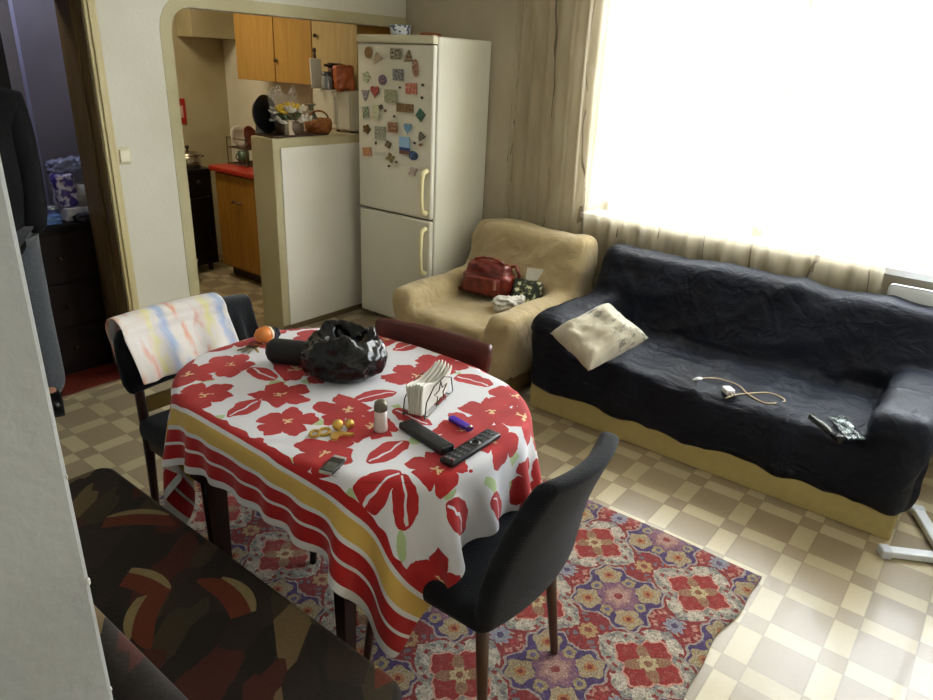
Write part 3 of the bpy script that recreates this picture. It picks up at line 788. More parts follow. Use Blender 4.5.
def outline(s):
    if s == 'rect': return [(-.5, -.5), (.5, -.5), (.5, .5), (-.5, .5)]
    if s == 'diamond': return [(0, -.6), (.55, 0), (0, .6), (-.55, 0)]
    if s == 'tri': return [(-.5, -.5), (.5, -.45), (.35, -.1), (.1, .5), (-.1, .4), (-.35, 0)]
    n = 24; out = []
    for i in range(n):
        t = 2*PI*i/n; r = .5
        if s == 'flower': r = .42+.09*math.cos(5*t)
        if s == 'star': r = .38+.16*math.cos(4*t)
        if s == 'heart':
            x = .5*math.sin(t)**3; y = (13*math.cos(t)-5*math.cos(2*t)-2*math.cos(3*t)-math.cos(4*t))/30; out.append((x, y)); continue
        out.append((r*math.cos(t), r*math.sin(t)))
    return out
for k, (px, py, w, h, s, a, c1, c2, lab) in enumerate(MAG):
    p = at(px, py, 'x', FX); W_, H_ = w/124, h/168
    pl = outline(s); ca, sa = math.cos(a), math.sin(a)
    pl = [(x*W_*ca-y*H_*sa, x*W_*sa+y*H_*ca) for x, y in pl]
    b = BM(); add_prism(b, pl, None, 'z', .005, Matrix(((0, 0, -1, 0), (-1, 0, 0, 0), (0, 1, 0, 0), (0, 0, 0, 1))))
    xs = FX+.012*((p.y-(FY0+FY1)/2)/.312)**2
    o = obj('fridge_magnet', b, mag_mat(c1, c2, k)); o.location = (xs+.0008, p.y, p.z)
    tag(o, lab, 'magnet', 'souvenir magnets on the fridge door')
# on top of the fridge
p = at(402, 28, 'x', -.42); o = obj('cup', lathe([(0, 0), (.052, 0), (.06, .012), (.064, .06), (.060, .062), (.055, .02), (0, .012)], 20), None)
d = D('blue_pattern_glaze'); x, y, z = d.xyz(); n = d.noise(scale=55, detail=2); o.data.materials.append(d.bsdf(d.mix(n.gt(.52), '#d9dde2', '#46587c'), .3))
o.location = (-.42, -.27, FH); o.data.polygons.foreach_set('use_smooth', [True]*len(o.data.polygons)); tag(o, 'small white bowl with blue pattern on top of the fridge', 'bowl')
b = box(-.06, .06, -.045, .045, 0, .022, .008, 3); o = obj('box', b, plain('#8a4a24', .5)); o.location = (-.40, -.50, FH); o.rotation_euler.z = .3; o.name = 'small_box'
tag(o, 'flat reddish-brown box on top of the fridge', 'box')

# ------------------------------------------------------------------ kitchen
M_yel = wood('#a07838', '#b28a48', 'z', .4); M_yel2 = wood('#9a6a20', '#ab7a2c', 'z', .45)
uc = thing('wall_cabinet', 'yellow wooden wall cabinet with three doors above the kitchen counter', 'cabinet')
obj('carcass', box(-.312, -.011, .20, 1.545, 1.49, 2.24, .003), M_yel2, uc)
for y0, y1, kn in ((1.075, 1.545, 1.10), (.655, 1.069, 1.045), (.20, .649, .62)):
    dr = obj('door', box(-.332, -.313, y0+.002, y1-.002, 1.482, 2.24, .004), M_yel if y0 > .3 else wood('#b09a6c', '#bfa97c', 'z', .25), uc)  # third door in paler wood: window glare put into its colour
    if kn == 1.045: obj('knob', lathe([(0, -.022), (.012, -.022), (.014, -.014), (.006, -.008), (.006, 0)], 12, (0, 0, 0), T(-.332, kn, 1.63) @ RY(PI/2)), plain('#4a3418', .3, .6), dr)
    if kn == .62: obj('knob', lathe([(0, -.022), (.012, -.022), (.014, -.014), (.006, -.008), (.006, 0)], 12, (0, 0, 0), T(-.332, kn-.02, 1.80) @ RY(PI/2)), plain('#2e2014', .3), dr)
bc = thing('base_cabinet', 'yellow wooden base cabinet with a red counter edge behind the half wall', 'cabinet')
obj('carcass', box(-.665, -.012, .32, 1.43, .09, .83, .003), M_yel2, bc)
for y0, y1 in ((.88, 1.425), (.33, .875)):
    dr = obj('door', box(-.685, -.666, y0+.004, y1-.004, .11, .82, .005), wood('#8a5f1e', '#a1732b', 'z', .45), bc)
    ym = (y0+y1)/2; obj('handle', tube([(-.686, ym-.05, .63), (-.71, ym-.04, .622), (-.712, ym, .635), (-.71, ym+.04, .622), (-.686, ym+.05, .63)], .006, 8), plain('#3a2412', .4), dr)
obj('plinth', box(-.60, -.02, .33, 1.42, 0, .092, .003), plain('#3c2716', .6), bc)
ct = obj('countertop', box(-.715, -.011, .30, 1.455, .832, .872, .01, 3), plain('#a02a1c', .35)); tag(ct, 'red countertop on the yellow base cabinet', 'countertop')
st = thing('stove', 'black cooker in the dark far corner of the kitchen', 'stove')
M_blk = plain('#0d0c0c', .35)
obj('body', box(-1.12, -.605, 1.60, 2.18, .06, .80, .008), M_blk, st); obj('cooktop', box(-1.13, -.595, 1.59, 2.19, .80, .822, .005), plain('#151313', .3), st)
dr = obj('oven_door', box(-1.10, -.625, 1.578, 1.60, .14, .64, .008), plain('#0a0909', .25), st); obj('handle', tube([(-1.06, 1.58, .61), (-1.06, 1.55, .61), (-.67, 1.55, .61), (-.67, 1.58, .61)], .008, 8), plain('#35322e', .3, .8), dr)
for x in (-1.02, -.92, -.82, -.72): obj('knob', tube([(x, 1.6, .72), (x, 1.575, .72)], [.02, .017], 12), plain('#2c2a28', .4), st)
for x in (-1.07, -.65):
    for y in (1.66, 2.12): obj('foot', tube([(x, y, .062), (x, y, 0)], .02, 8), M_blk, st)
pt = thing('cooking_pot', 'steel cooking pot with lid on the black cooker', 'pot', (-.705, 1.74, .822))
M_steel = plain('#8f8878', .25, .85, bump=.02)
obj('body', lathe([(0, 0), (.085, 0), (.095, .01), (.097, .095), (.092, .095), (.09, .015), (0, .012)], 28), M_steel, pt, True)
ld = obj('lid', lathe([(.099, .095), (.099, .100), (.06, .118), (0, .124)], 28), M_steel, pt, True); obj('knob', lathe([(.008, .122), (.008, .14), (.018, .148), (.014, .162), (0, .166)], 14), plain('#1c1a18', .4), ld, True)
for s in (-1, 1): obj('handle', tube([(s*.095, -.025, .075), (s*.125, -.02, .078), (s*.125, .02, .078), (s*.095, .025, .075)], .006, 8), M_steel, pt, True)
# red sign/calendar on the far wall
sg = thing('wall_calendar', 'red card with pale panel hanging on the kitchen far wall', 'wall card', (-.47, 2.199, 1.20))
obj('card', box(-.055, .055, -.008, 0, -.10, .10, .002), plain('#a31d18', .5), sg); obj('panel', box(-.018, .03, -.010, -.008, -.05, .045, .001), plain('#c79a8c', .6), sg)
# dish rack with things on the counter
dk = thing('dish_rack', 'wire dish rack at the end of the red countertop', 'dish rack', (-.42, 1.28, .872))
b = BM()
for z in (.01, .13, .20):
    add_tube(b, [(-.15, -.12, z), (.15, -.12, z), (.15, .12, z), (-.15, .12, z), (-.15, -.12, z)], .004, 6)
for x in (-.15, .15):
    for y in (-.12, .12): add_tube(b, [(x, y, 0), (x, y, .21)], .005, 6)
for k in range(9): add_tube(b, [(-.15, -.11+k*.027, .13), (.15, -.11+k*.027, .13)], .002, 5)
for k in range(9): add_tube(b, [(-.15, -.11+k*.027, .012), (.15, -.11+k*.027, .012)], .002, 5)
obj('wire_frame', b, plain('#6f6a5c', .35, .7), dk)
for j, (x, y, c, lab) in enumerate(((-.09, .05, '#c9c3b4', 'pale plate on the upper level of the dish rack'), (-.05, -.03, '#7a2c20', 'dark red dish on the upper level of the dish rack'))):
    o = obj('plate', lathe([(0, 0), (.05, 0), (.085, .016), (.084, .02), (.05, .005), (0, .004)], 24), plain(c, .3), None, True); o.location = (-.42+x, 1.28+y, .872+.205); o.rotation_euler = (1.25, .2, .3*j); tag(o, lab, 'plate', 'dishes on the rack')
for j, (x, y, c, lab) in enumerate(((-.08, .02, '#55705a', 'green mug on the lower level of the dish rack'), (.05, -.05, '#33383c', 'dark mug on the lower level of the dish rack'))):
    m_ = thing('mug', lab, 'mug', (-.42+x, 1.28+y, .886), 0, 'mugs on the rack')
    obj('body', lathe([(0, 0), (.04, 0), (.043, .09), (.039, .09), (.037, .008), (0, .006)], 20), plain(c, .3), m_, True)
    obj('handle', tube([(-.04, 0, .075), (-.065, 0, .068), (-.068, 0, .04), (-.04, 0, .02)], .005, 8), plain(c, .3), m_, True)
# on the half wall: tray, pan, flowers in cellophane, basket, microwave ...
tr = obj('tray', box(-.93-.17, -.93+.25, .10, .285, 0, .012, .005), plain('#3a2115', .4)); tr.location.z = PZ; tr.name = 'serving_tray'
b = BM(); tag(tr, 'flat dark brown tray at the end of the half wall', 'tray')
b.free()
pn = thing('frying_pan', 'black frying pan standing on edge at the left end of the half wall', 'pan', (-1.075, .235, PZ+.124))
Mp = RZ(.28) @ RX(PI/2-.12)
obj('body', lathe([(0, 0), (.085, 0), (.107, .03), (.110, .03), (.088, -.004), (0, -.004)], 32, (0, 0, 0), Mp), plain('#0b0c10', .3), pn, True)
obj('handle', tube([tuple(Mp @ Vector((.107, 0, .025))), tuple(Mp @ Vector((.16, 0, .035))), tuple(Mp @ Vector((.22, 0, .04)))], [.009, .008, .01], 8), plain('#14120f', .5), pn, True)
fl = thing('flower_bouquet', 'bouquet of yellow and white artificial flowers in cellophane on the brown tray', 'bouquet', (-.925, .175, PZ+.012)); fl.scale = (1.12, 1.0, 1.12)
b = BM(); add_lathe(b, [(0, 0), (.07, 0), (.082, .03), (.078, .07), (.074, .07), (.06, .01), (0, .008)], 20); obj('bowl', b, plain('#544334', .4), fl, True)
pts = []
for k in range(15):
    a = k*2.4; r = .02+.085*math.sqrt(k/15); z = .14-.05*(r/.1)**2+.02*rnd.random()-(.03 if k > 9 else 0)
    c = ('#c9a92c', '#cdc6b8', '#b89a86')[(0 if k in (0, 1, 2, 4, 6) else (2 if k in (3, 8, 11) else 1))]
    b = BM()
    for q in range(6):
        t = bmesh.new(); bmesh.ops.create_icosphere(t, subdivisions=2, radius=.02); merge(b, t, RZ(q*PI/3) @ T(.019, 0, 0) @ RY(-.5) @ Matrix.Diagonal((1.1, .7, .35, 1)))
    t = bmesh.new(); bmesh.ops.create_icosphere(t, subdivisions=1, radius=.008); merge(b, t)
    o = obj('flower', b, plain(c, .7), fl, True); o.location = (r*math.cos(a), r*math.sin(a)*.75-.01, z); o.rotation_euler = (.5*math.cos(a), .5*math.sin(a), a)
b = BM()
for k in range(10): a = k*.63; add_tube(b, [(0, 0, .02), (.03*math.cos(a), .03*math.sin(a), .07), (.075*math.cos(a), .055*math.sin(a), .11)], [.004, .004, .009], 6)
obj('stem', b, plain('#56603c', .7), fl, True)
d = D('cellophane'); b1 = d.nt.nodes.new('ShaderNodeBsdfTransparent'); b2 = d.nt.nodes.new('ShaderNodeBsdfPrincipled'); b2.inputs['Roughness'].default_value = .15; b2.inputs['Base Color'].default_value = (.55, .53, .48, 1)
mx = d.nt.nodes.new('ShaderNodeMixShader'); q = d.noise(scale=30)*.5+.12; d.L(q.v, mx.inputs[0]); d.L(b1.outputs[0], mx.inputs[1]); d.L(b2.outputs[0], mx.inputs[2]); d.L(mx.outputs[0], d.out.inputs[0]); M_cello = d.m
P = np.zeros((24, 9, 3))
for i in range(24):
    for j in range(9):
        a = PI*.15+PI*1.0*i/23; z = .03+.19*j/8; r = .07+.045*math.sin(j/8*2.2)+.012*fbm((i*.5, j*.6, 2), 1)
        P[i, j] = (r*math.cos(a)*.95, r*math.sin(a)*.55+.02, z+.03*math.sin(i*.9)*(j/8))
grid_obj('wrapping', P, M_cello, fl)
o = obj('carton', box(-.03, .03, -.018, .018, 0, .085, .002), plain('#b8a48c', .6)); o.location = (-.965, .12, PZ+.012); o.rotation_euler.z = .2; o.name = 'small_carton'; tag(o, 'small beige carton in front of the bouquet on the tray', 'carton')
o = obj('paper_sheet', box(-.10, .10, -.003, .003, 0, .13, .001), plain('#c9c6b6', .7)); o.location = (-1.0, .277, PZ+.012); o.rotation_euler.x = .06; tag(o, 'pale board leaning behind the frying pan', 'board')
# basket
M_wick = None
d = D('wicker'); x, y, z = d.xyz(); th = y.atan2(x); wv_ = ((th*22).sin()*(z*330).sin()); n = d.noise(scale=40); M_wick = d.bsdf(d.mix((wv_*.5+.5)*n.ss(.2, .8), '#7a4010', '#c47c28'), .6, wv_, .6, .004)
bk = thing('wicker_basket', 'round orange-brown wicker basket with a hoop handle on the half wall', 'basket', (-.69, .185, PZ))
obj('body', lathe([(0, 0), (.065, 0), (.085, .03), (.088, .07), (.078, .095), (.072, .092), (.08, .06), (.076, .03), (0, .01)], 28), M_wick, bk, True)
obj('handle', tube([(.083*math.cos(a), .0, .085+.055*math.sin(a)) for a in np.linspace(0, PI, 14)], .006, 8), M_wick, bk, True)
bt = thing('bottle', 'grey-green bottle between bouquet and microwave', 'bottle', (-.685, .255, PZ))
obj('body', lathe([(0, 0), (.032, 0), (.034, .01), (.034, .10), (.02, .13), (.014, .14), (0, .14)], 18), plain('#6f7464', .3), bt, True); obj('cap', lathe([(.016, .138), (.016, .165), (.03, .168), (.03, .178), (0, .18)], 14), plain('#7a775f', .5), bt, True)
mwv = thing('microwave', 'white microwave oven on the half wall beside the fridge', 'microwave', (-.315, .285, PZ))
obj('body', box(-.165, .20, -.18, .18, .012, .262, .010), plain('#cfcab8', .4, var=.03), mwv)
dr = obj('door', box(-.182, -.164, -.06, .178, .02, .255, .006), plain('#d6d2c2', .35, var=.03), mwv); obj('handle', box(-.195, -.181, -.05, -.035, .05, .22, .003), plain('#c2beae', .4), dr)
pnl = obj('control_panel', box(-.180, -.164, -.178, -.064, .02, .255, .005), plain('#cbc7b6', .4), mwv)
pn2 = obj('side_vent', box(-.10, -.02, -.183, -.179, .03, .22, .002), plain('#6a6250', .5), mwv)
for x in (-.14, .17):
    for y in (-.16, -.02): obj('foot', tube([(x, y, .014), (x, y, 0)], .012, 8), M_blk, mwv)
MT = PZ+.262
cb = thing('cutting_board', 'white cutting board with dark handle knob standing on the microwave', 'cutting board', (*at(317, 87, 'y', .40).xy, MT)); cb.rotation_euler = (-.06, 0, 0)
obj('board', box(-.045, .045, -.008, .008, 0, .185, .004), plain('#cfcaba', .5), cb); obj('knob', lathe([(.008, .183), (.010, .205), (.006, .215), (.013, .228), (.010, .245), (0, .25)], 12), plain('#3a2414', .4), cb, True)
jr = thing('jar', 'grey jar with dark lid on the microwave', 'jar', (*at(327, 87, 'y', .27).xy, MT)); obj('body', lathe([(0, 0), (.034, 0), (.036, .01), (.036, .075), (.028, .085), (0, .085)], 18), plain('#8f918f', .3), jr, True); obj('lid', lathe([(.032, .083), (.032, .108), (0, .11)], 18), plain('#4a4a52', .4), jr, True)
def crumple(name, sx, sy, sz, amp, m, par=None, seed=0, f=2.2):
    b = BM(); add_box(b, -sx, sx, -sy, sy, 0, sz, min(sx, sy, sz)*.35, 2)
    return soft(name, b, max(sx, sy, sz)/16, 2, m, par, lambda c, n: amp*fbm((c[0]/sx+seed, c[1]/sy, c[2]/sz*1.5), f, 3))
o = crumple('food_packet', .062, .026, .15, .014, plain('#a8562a', .4), None, 3); o.location = (*at(344, 87, 'y', .17).xy, MT); o.rotation_euler.z = -.4; tag(o, 'orange food packet on the microwave', 'packet')
rl = thing('rolling_pin', 'dark brown rolling pin lying across the packet and jar on the microwave', 'rolling pin', (*at(335, 63, 'y', .29).xy, MT+.128)); rl.rotation_euler = (0, .02, .05)
obj('roller', tube([(-.06, 0, .017), (.055, 0, .017)], .017, 14), plain('#3a2018', .4), rl, True)
for s in (-1, 1): obj('handle', tube([(s*.055, 0, .017), (s*.075, 0, .017), (s*.095, 0, .017)], [.006, .009, .008], 10), plain('#3a2018', .4), rl, True)
o = obj('holder_block', box(-.05, .05, -.02, .02, 0, .128, .004), plain('#6a4a30', .5)); o.location = (*at(336, 87, 'y', .30).xy, MT); o.name = 'wooden_block'; tag(o, 'brown wooden block behind the orange packet on the microwave', 'block')
# little waste bin on the kitchen floor
wb = thing('waste_bin', 'small pale bin on the kitchen floor by the cooker', 'bin', (-.98, 1.44, 0)); obj('body', lathe([(0, 0), (.06, 0), (.075, .17), (.07, .17), (.056, .008), (0, .006)], 20), plain('#a59c86', .5), wb, True); obj('rim', lathe([(.075, .165), (.08, .172), (.075, .18), (.069, .172), (.075, .165)], 20), plain('#b5ac96', .5), wb, True)

# ------------------------------------------------------------------ curtain, radiator, stand, switch
def sheer_mat():
    d = D('sheer_curtain'); u, v, _ = d.xyz('UV')
    n = d.noise(d.vec(u*5, v*1.1), 3, 3); sw = d.noise(d.vec(u*6, v*1.4, 3), 1.0, 2)
    st = ((u*2.3+sw*.8).fract()-.5).abs().lt(.016)*d.noise(d.vec(u*9, v*3.5, 8), 1, 2).gt(.47)
    c = d.mix(n.ss(.3, .7), '#d2c7ae', '#c0b498'); c = d.mix(st*.8, c, '#4a3826')
    tr = d.nt.nodes.new('ShaderNodeBsdfTransparent'); tl = d.nt.nodes.new('ShaderNodeBsdfTranslucent'); df = d.nt.nodes.new('ShaderNodeBsdfDiffuse')
    d.L(c, tl.inputs[0]); d.L(c, df.inputs[0])
    m1 = d.nt.nodes.new('ShaderNodeMixShader'); m1.inputs[0].default_value = .45; d.L(tl.outputs[0], m1.inputs[1]); d.L(df.outputs[0], m1.inputs[2])
    m2 = d.nt.nodes.new('ShaderNodeMixShader'); wv_ = d.noise(d.vec(u*900, v*900), 1, 1)
    op = (wv_*.2+.40+st*.2); d.L(op.v, m2.inputs[0]); d.L(tr.outputs[0], m2.inputs[1]); d.L(m1.outputs[0], m2.inputs[2]); d.L(m2.outputs[0], d.out.inputs[0])
    return d.m
M_sheer = sheer_mat()
nu, nv = 300, 26; P = np.zeros((nu, nv, 3)); UV = np.zeros((nu, nv, 2)); Y0, Y1 = -.86, -3.035
for i in range(nu):
    s = i/(nu-1)
    # dense gathers at the left end, looser along the window
    y = Y0+(Y1-Y0)*(s*.42/.38*.27/.30 if s < .38 else (.38*.42/.38*.27/.30+(1-.38*.42/.38*.27/.30)*(s-.38)/.62))
    for j in range(nv):
        t = j/(nv-1); z = .03+2.40*t
        am = (.030 if y > -1.45 else .017)*(.75+.25*(1-t)); ph = s*150+1.6*fbm((s*9, t*1.2, 5), 1.0, 2)
        x = -.068+am*math.sin(ph)*(.7+.5*fbm((s*14, t*.7, 2), 1, 2))+.006*math.sin(s*61+t*2)
        yy = y+.012*fbm((s*8, t*2, 1), 1, 2)-(0.05*max(0, .55-t)**2*2 if s > .97 else 0)
        P[i, j] = (min(x, -.034), yy, z); UV[i, j] = (s*3.6, z)
ctn = thing('curtain', 'sheer beige curtain with thin brown wavy streaks covering most of the window', 'curtain')
grid_obj('curtain_fabric', P, M_sheer, ctn, UV)
obj('curtain_rod', tube([(-.07, -.80, 2.445), (-.07, -4.5, 2.445)], .014, 12), plain('#b9ad92', .4), ctn, True)
rd = thing('radiator', 'white flat panel radiator under the window beyond the curtain edge', 'radiator', (0, 0, 0))
obj('panel', box(-.135, -.115, -4.1, -3.075, .16, .825, .018, 4), plain('#dadcde', .4, var=.02), rd); obj('body', box(-.115, -.045, -4.08, -3.09, .18, .80, .006), plain('#c6c9cc', .4), rd)
for y in (-3.2, -3.95): obj('bracket', box(-.05, -.0005, y-.02, y+.02, .3, .7, .003), M_pvc, rd)
for y in (-3.15,): obj('pipe', tube([(-.08, y, .18), (-.08, y, .0)], .011, 10), M_pvc, rd, True)
sd = thing('stand', 'white cross-shaped stand foot on the floor by the sofa end, cut by the frame', 'stand', (-.90, -3.585, 0))
M_stand = plain('#d7dade', .35, var=.03)
ax, ay = (-1.017+.90, -3.385+3.585), (-.60+.90, -3.445+3.585)
for vx, vy in (ax, ay, (-ax[0]*1.3, -ax[1]*1.3), (-ay[0], -ay[1])):
    L = math.hypot(vx, vy); a = math.atan2(vy, vx)
    lg = obj('foot_bar', box(.0, L, -.022, .022, .006, .034, .006, 3, RZ(a)), M_stand, sd)
    obj('end_cap', box(L-.03, L+.008, -.026, .026, 0, .037, .006, 3, RZ(a)), plain('#c3c7cc', .4), lg)
obj('pole', tube([(0, 0, .02), (0, 0, 1.1)], .016, 14), M_stand, sd, True); obj('collar', lathe([(.04, .034), (.04, .05), (.022, .075), (.018, .075)], 20), M_stand, sd, True)
obj('knob', tube([(-.016, 0, .62), (-.045, 0, .62)], [.012, .018], 12), plain('#9a9da0', .4), sd, True)
sw = thing('light_switch', 'cream light switch on the wall between doorway and kitchen opening', 'light switch', (-2.022, .08, 1.172))
obj('plate', box(-.040, .036, -.010, 0, -.040, .040, .004, 3), plain('#d2c9a4', .4), sw); obj('rocker', box(-.020, .030, -.018, -.009, -.030, .030, .004, 3), plain('#e4ddc2', .35), sw)  # plate reaches further left; the shadow beside the rocker is in its beige

# ------------------------------------------------------------------ hall: dresser, things on it, person
M_dres = wood('#0c0605', '#140a07', 'x', .5, spec=.15)
dr_ = thing('dresser', 'dark wooden dresser with drawers standing in the hall beyond the doorway', 'dresser')
obj('carcass', box(-2.40, -1.87, .345, .66, .03, .79, .004), M_dres, dr_); obj('dresser_top', box(-2.415, -1.865, .338, .67, .79, .815, .005), M_dres, dr_)
for z0, z1 in ((.05, .27), (.28, .51), (.52, .775)):
    q = obj('drawer', box(-2.39, -1.885, .336, .346, z0, z1, .003), wood('#120807', '#1b0d09', 'x', .5, .9, .15), dr_)
    for x in (-2.3, -1.98): obj('knob', tube([(x, .337, (z0+z1)/2), (x, .318, (z0+z1)/2)], [.008, .012], 10), plain('#3a2a1a', .35, .5), q, True)
obj('plinth', box(-2.38, -1.89, .36, .65, 0, .032, .002), M_dres, dr_)
DT = .815
d = D('purple_print_film'); n = d.noise(scale=26, detail=3); M_purp = d.bsdf(d.mix(n.ss(.44, .56), '#d9d4e6', '#4d3c94'), .3, n, .2, .004)
o = crumple('paper_pack', .05, .045, .17, .010, M_purp, None, 1); o.location = (-2.165, .47, DT+.065); tag(o, 'purple and white plastic-wrapped pack on the dresser', 'pack')
o = crumple('plastic_bag', .095, .05, .06, .02, plain('#8f93b4', .25, var=.3), None, 5); o.location = (-2.10, .52, DT+.235); tag(o, 'crumpled bluish plastic bag lying on top of the packs in the hall', 'bag')
cn = thing('white_carton', 'white open carton on the dresser below the paper roll', 'carton', (-2.10, .46, DT)); obj('body', box(-.10, .10, -.05, .05, 0, .065, .003), plain('#cfd0dc', .6), cn); obj('flap', box(-.10, -.03, -.075, -.05, .03, .068, .001), plain('#dcdde6', .6), cn)
d = D('paper_roll'); n = d.noise(scale=30); M_roll = d.bsdf(d.mix(n.gt(.6), '#bcb8b0', '#8d8a86'), .6)
rr = thing('paper_roll', 'grey-white paper roll standing beside the purple pack on the dresser', 'roll', (-2.065, .465, DT+.066)); obj('body', lathe([(.022, 0), (.058, 0), (.058, .11), (.022, .11), (.022, 0)], 24), M_roll, rr, True); obj('core', lathe([(.022, .002), (.022, .108), (.019, .108), (.019, .002), (.022, .002)], 16), plain('#6a5038', .8), rr, True)
cc = thing('tin_can', 'small tin with blue and orange label at the left end of the dresser', 'tin', (-2.255, .43, DT)); obj('body', lathe([(0, 0), (.03, 0), (.03, .075), (0, .075)], 20), plain('#3a4a7a', .35), cc, True); obj('lid', lathe([(.031, .07), (.031, .085), (0, .088)], 20), plain('#9aa3a6', .3, .6), cc, True)
obj('label_band', lathe([(.0305, .03), (.0308, .031), (.0308, .05), (.0305, .051)], 20), plain('#b8562c', .5), cc, True)
o = crumple('blue_packet', .045, .02, .05, .008, plain('#5f86c8', .35, var=.4), None, 8); o.location = (-2.285, .385, DT); tag(o, 'small pale blue packet in front of the tin on the dresser', 'packet')
o = crumple('dark_pouch', .04, .03, .04, .008, plain('#161a26', .5), None, 9); o.location = (-2.13, .375, DT); tag(o, 'small dark pouch in front of the white carton on the dresser', 'pouch')

def skin_mesh(name, verts, edges, radii, m, par, sub=2, root=0):
    me = bpy.data.meshes.new(name); me.from_pydata(verts, edges, []); o = link(name, me, par, m)
    q = o.modifiers.new('skin', 'SKIN'); q.use_smooth_shade = True
    for i, r in enumerate(radii):
        rr_ = r if isinstance(r, tuple) else (r, r); me.skin_vertices[0].data[i].radius = rr_; me.skin_vertices[0].data[i].use_root = (i == root)
    if sub:
        q = o.modifiers.new('sub', 'SUBSURF'); q.levels = sub; q.render_levels = sub
    bake(o); o.data.polygons.foreach_set('use_smooth', [True]*len(o.data.polygons)); return o
ps = thing('person', 'person in black jacket and grey trousers standing in the doorway behind the near wall', 'person', (-2.645, .16, 0), -.35)
M_skin = plain('#a9785e', .55, var=.05); M_jack = fabric('#050507', '#0a0a0e', 110, .85, 0); M_trou = fabric('#41454c', '#565b63', 170); M_shoe = plain('#0a0a0c', .4)
# body: pelvis-rooted skeleton (x left-right, -y forward)
V = [(0, 0, .93), (0, .01, 1.10), (0, .015, 1.28), (0, .02, 1.42), (0, .0, 1.50), (0, -.015, 1.57), (0, -.025, 1.65), (0, -.015, 1.735)]
E_ = [(i, i+1) for i in range(7)]; Rr = [(.15, .11), (.135, .10), (.155, .11), (.13, .085), (.055, .055), (.062, .075), (.078, .095), (.052, .06)]
for s in (-1, 1):
    k = len(V); V += [(s*.095, 0, .86), (s*.105, -.01, .50), (s*.11, .015, .10), (s*.115, -.11, .045)]; E_ += [(0, k), (k, k+1), (k+1, k+2), (k+2, k+3)]; Rr += [.085, .055, .038, .034]
    k = len(V); V += [(s*.175, .02, 1.41), (s*.195, .03, 1.14), (s*.165, -.04, .98), (s*.13, -.045, .92)]; E_ += [(3, k), (k, k+1), (k+1, k+2), (k+2, k+3)]; Rr += [.058, .042, .028, (.022, .036)]
    h = k+3
    for f, (dy, L) in enumerate(((-.03, .072), (-.01, .08), (.01, .075), (.028, .06))):
        k = len(V); V += [(s*.125, -.05+dy, .90), (s*.115, -.05+dy*1.1, .90-L*.45), (s*.105, -.045+dy*1.1, .90-L*.85)]; E_ += [(h, k), (k, k+1), (k+1, k+2)]; Rr += [.0095, .0085, .0075]
    k = len(V); V += [(s*.12, -.085, .915), (s*.105, -.095, .89)]; E_ += [(h, k), (k, k+1)]; Rr += [.0105, .009]
bd = skin_mesh('body', V, E_, Rr, M_skin, ps)
# face: nose, eyes, ears, mouth welded as relief on the head
b = BM()
for s in (-1, 1):
    t = bmesh.new(); bmesh.ops.create_uvsphere(t, u_segments=10, v_segments=8, radius=.012); merge(b, t, T(s*.032, -.112, 1.655))
obj('eye', b, plain('#dcd8d0', .3), bd, True)
obj('nose', tube([(0, -.115, 1.66), (0, -.128, 1.63), (0, -.138, 1.612), (0, -.118, 1.605)], [.008, .012, .015, .010], 10), M_skin, bd, True)
obj('mouth', tube([(-.024, -.108, 1.577), (0, -.118, 1.575), (.024, -.108, 1.577)], [.003, .007, .003], 8), plain('#8a4f45', .5), bd, True)
for s in (-1, 1): obj('ear', box(s*.08-.008, s*.08+.008, -.03, .012, 1.61, 1.675, .007, 3), M_skin, bd, True)
b = BM(); t = bmesh.new(); bmesh.ops.create_icosphere(t, subdivisions=3, radius=.1)
for v in t.verts:
    v.co.x *= .93; v.co.y *= 1.12
    if v.co.y < -.03 and v.co.z < .045: v.co.y = max(v.co.y, -.03)
    if v.co.z < -.045: v.co.z = -.045
merge(b, t, T(0, -.01, 1.692)); obj('hair', b, plain('#1d1512', .6), ps, True)
# jacket
V = [(0, 0, .72), (0, 0, .90), (0, .015, 1.28), (0, .02, 1.43), (0, .01, 1.51)]; E_ = [(0, 1), (1, 2), (2, 3), (3, 4)]; Rr = [(.21, .18), (.21, .18), (.19, .145), (.16, .11), (.075, .075)]
for s in (-1, 1):
    k = len(V); V += [(s*.185, .02, 1.42), (s*.20, .03, 1.14), (s*.20, -.05, .95), (s*.17, -.075, .86)]; E_ += [(3, k), (k, k+1), (k+1, k+2), (k+2, k+3)]; Rr += [.078, .062, .056, .062]
jk = skin_mesh('jacket', V, E_, Rr, M_jack, ps)
o = obj('emblem', box(.04, .10, -.158, -.138, 1.29, 1.335, .004), plain('#c2552e', .6), jk)
# trousers, shoes
V = [(0, 0, .90), (.10, 0, .82), (.107, -.012, .50), (.112, .012, .012), (-.10, 0, .82), (-.107, -.012, .50), (-.112, .012, .012)]
skin_mesh('trousers', V, [(0, 1), (1, 2), (2, 3), (0, 4), (4, 5), (5, 6)], [(.155, .12), (.108, .108), (.086, .09), (.082, .088), (.108, .108), (.086, .09), (.082, .088)], M_trou, ps)
for s in (-1, 1):
    V = [(s*.113, .035, .045), (s*.114, -.03, .05), (s*.117, -.12, .04), (s*.12, -.185, .034)]
    o = skin_mesh('shoe', V, [(0, 1), (1, 2), (2, 3)], [(.042, .045), (.045, .05), (.047, .038), (.036, .03)], M_shoe, ps)
    obj('sole', box(s*.116-.046, s*.116+.046, -.215, .075, 0, .014, .006), plain('#1b1b1d', .7), o)

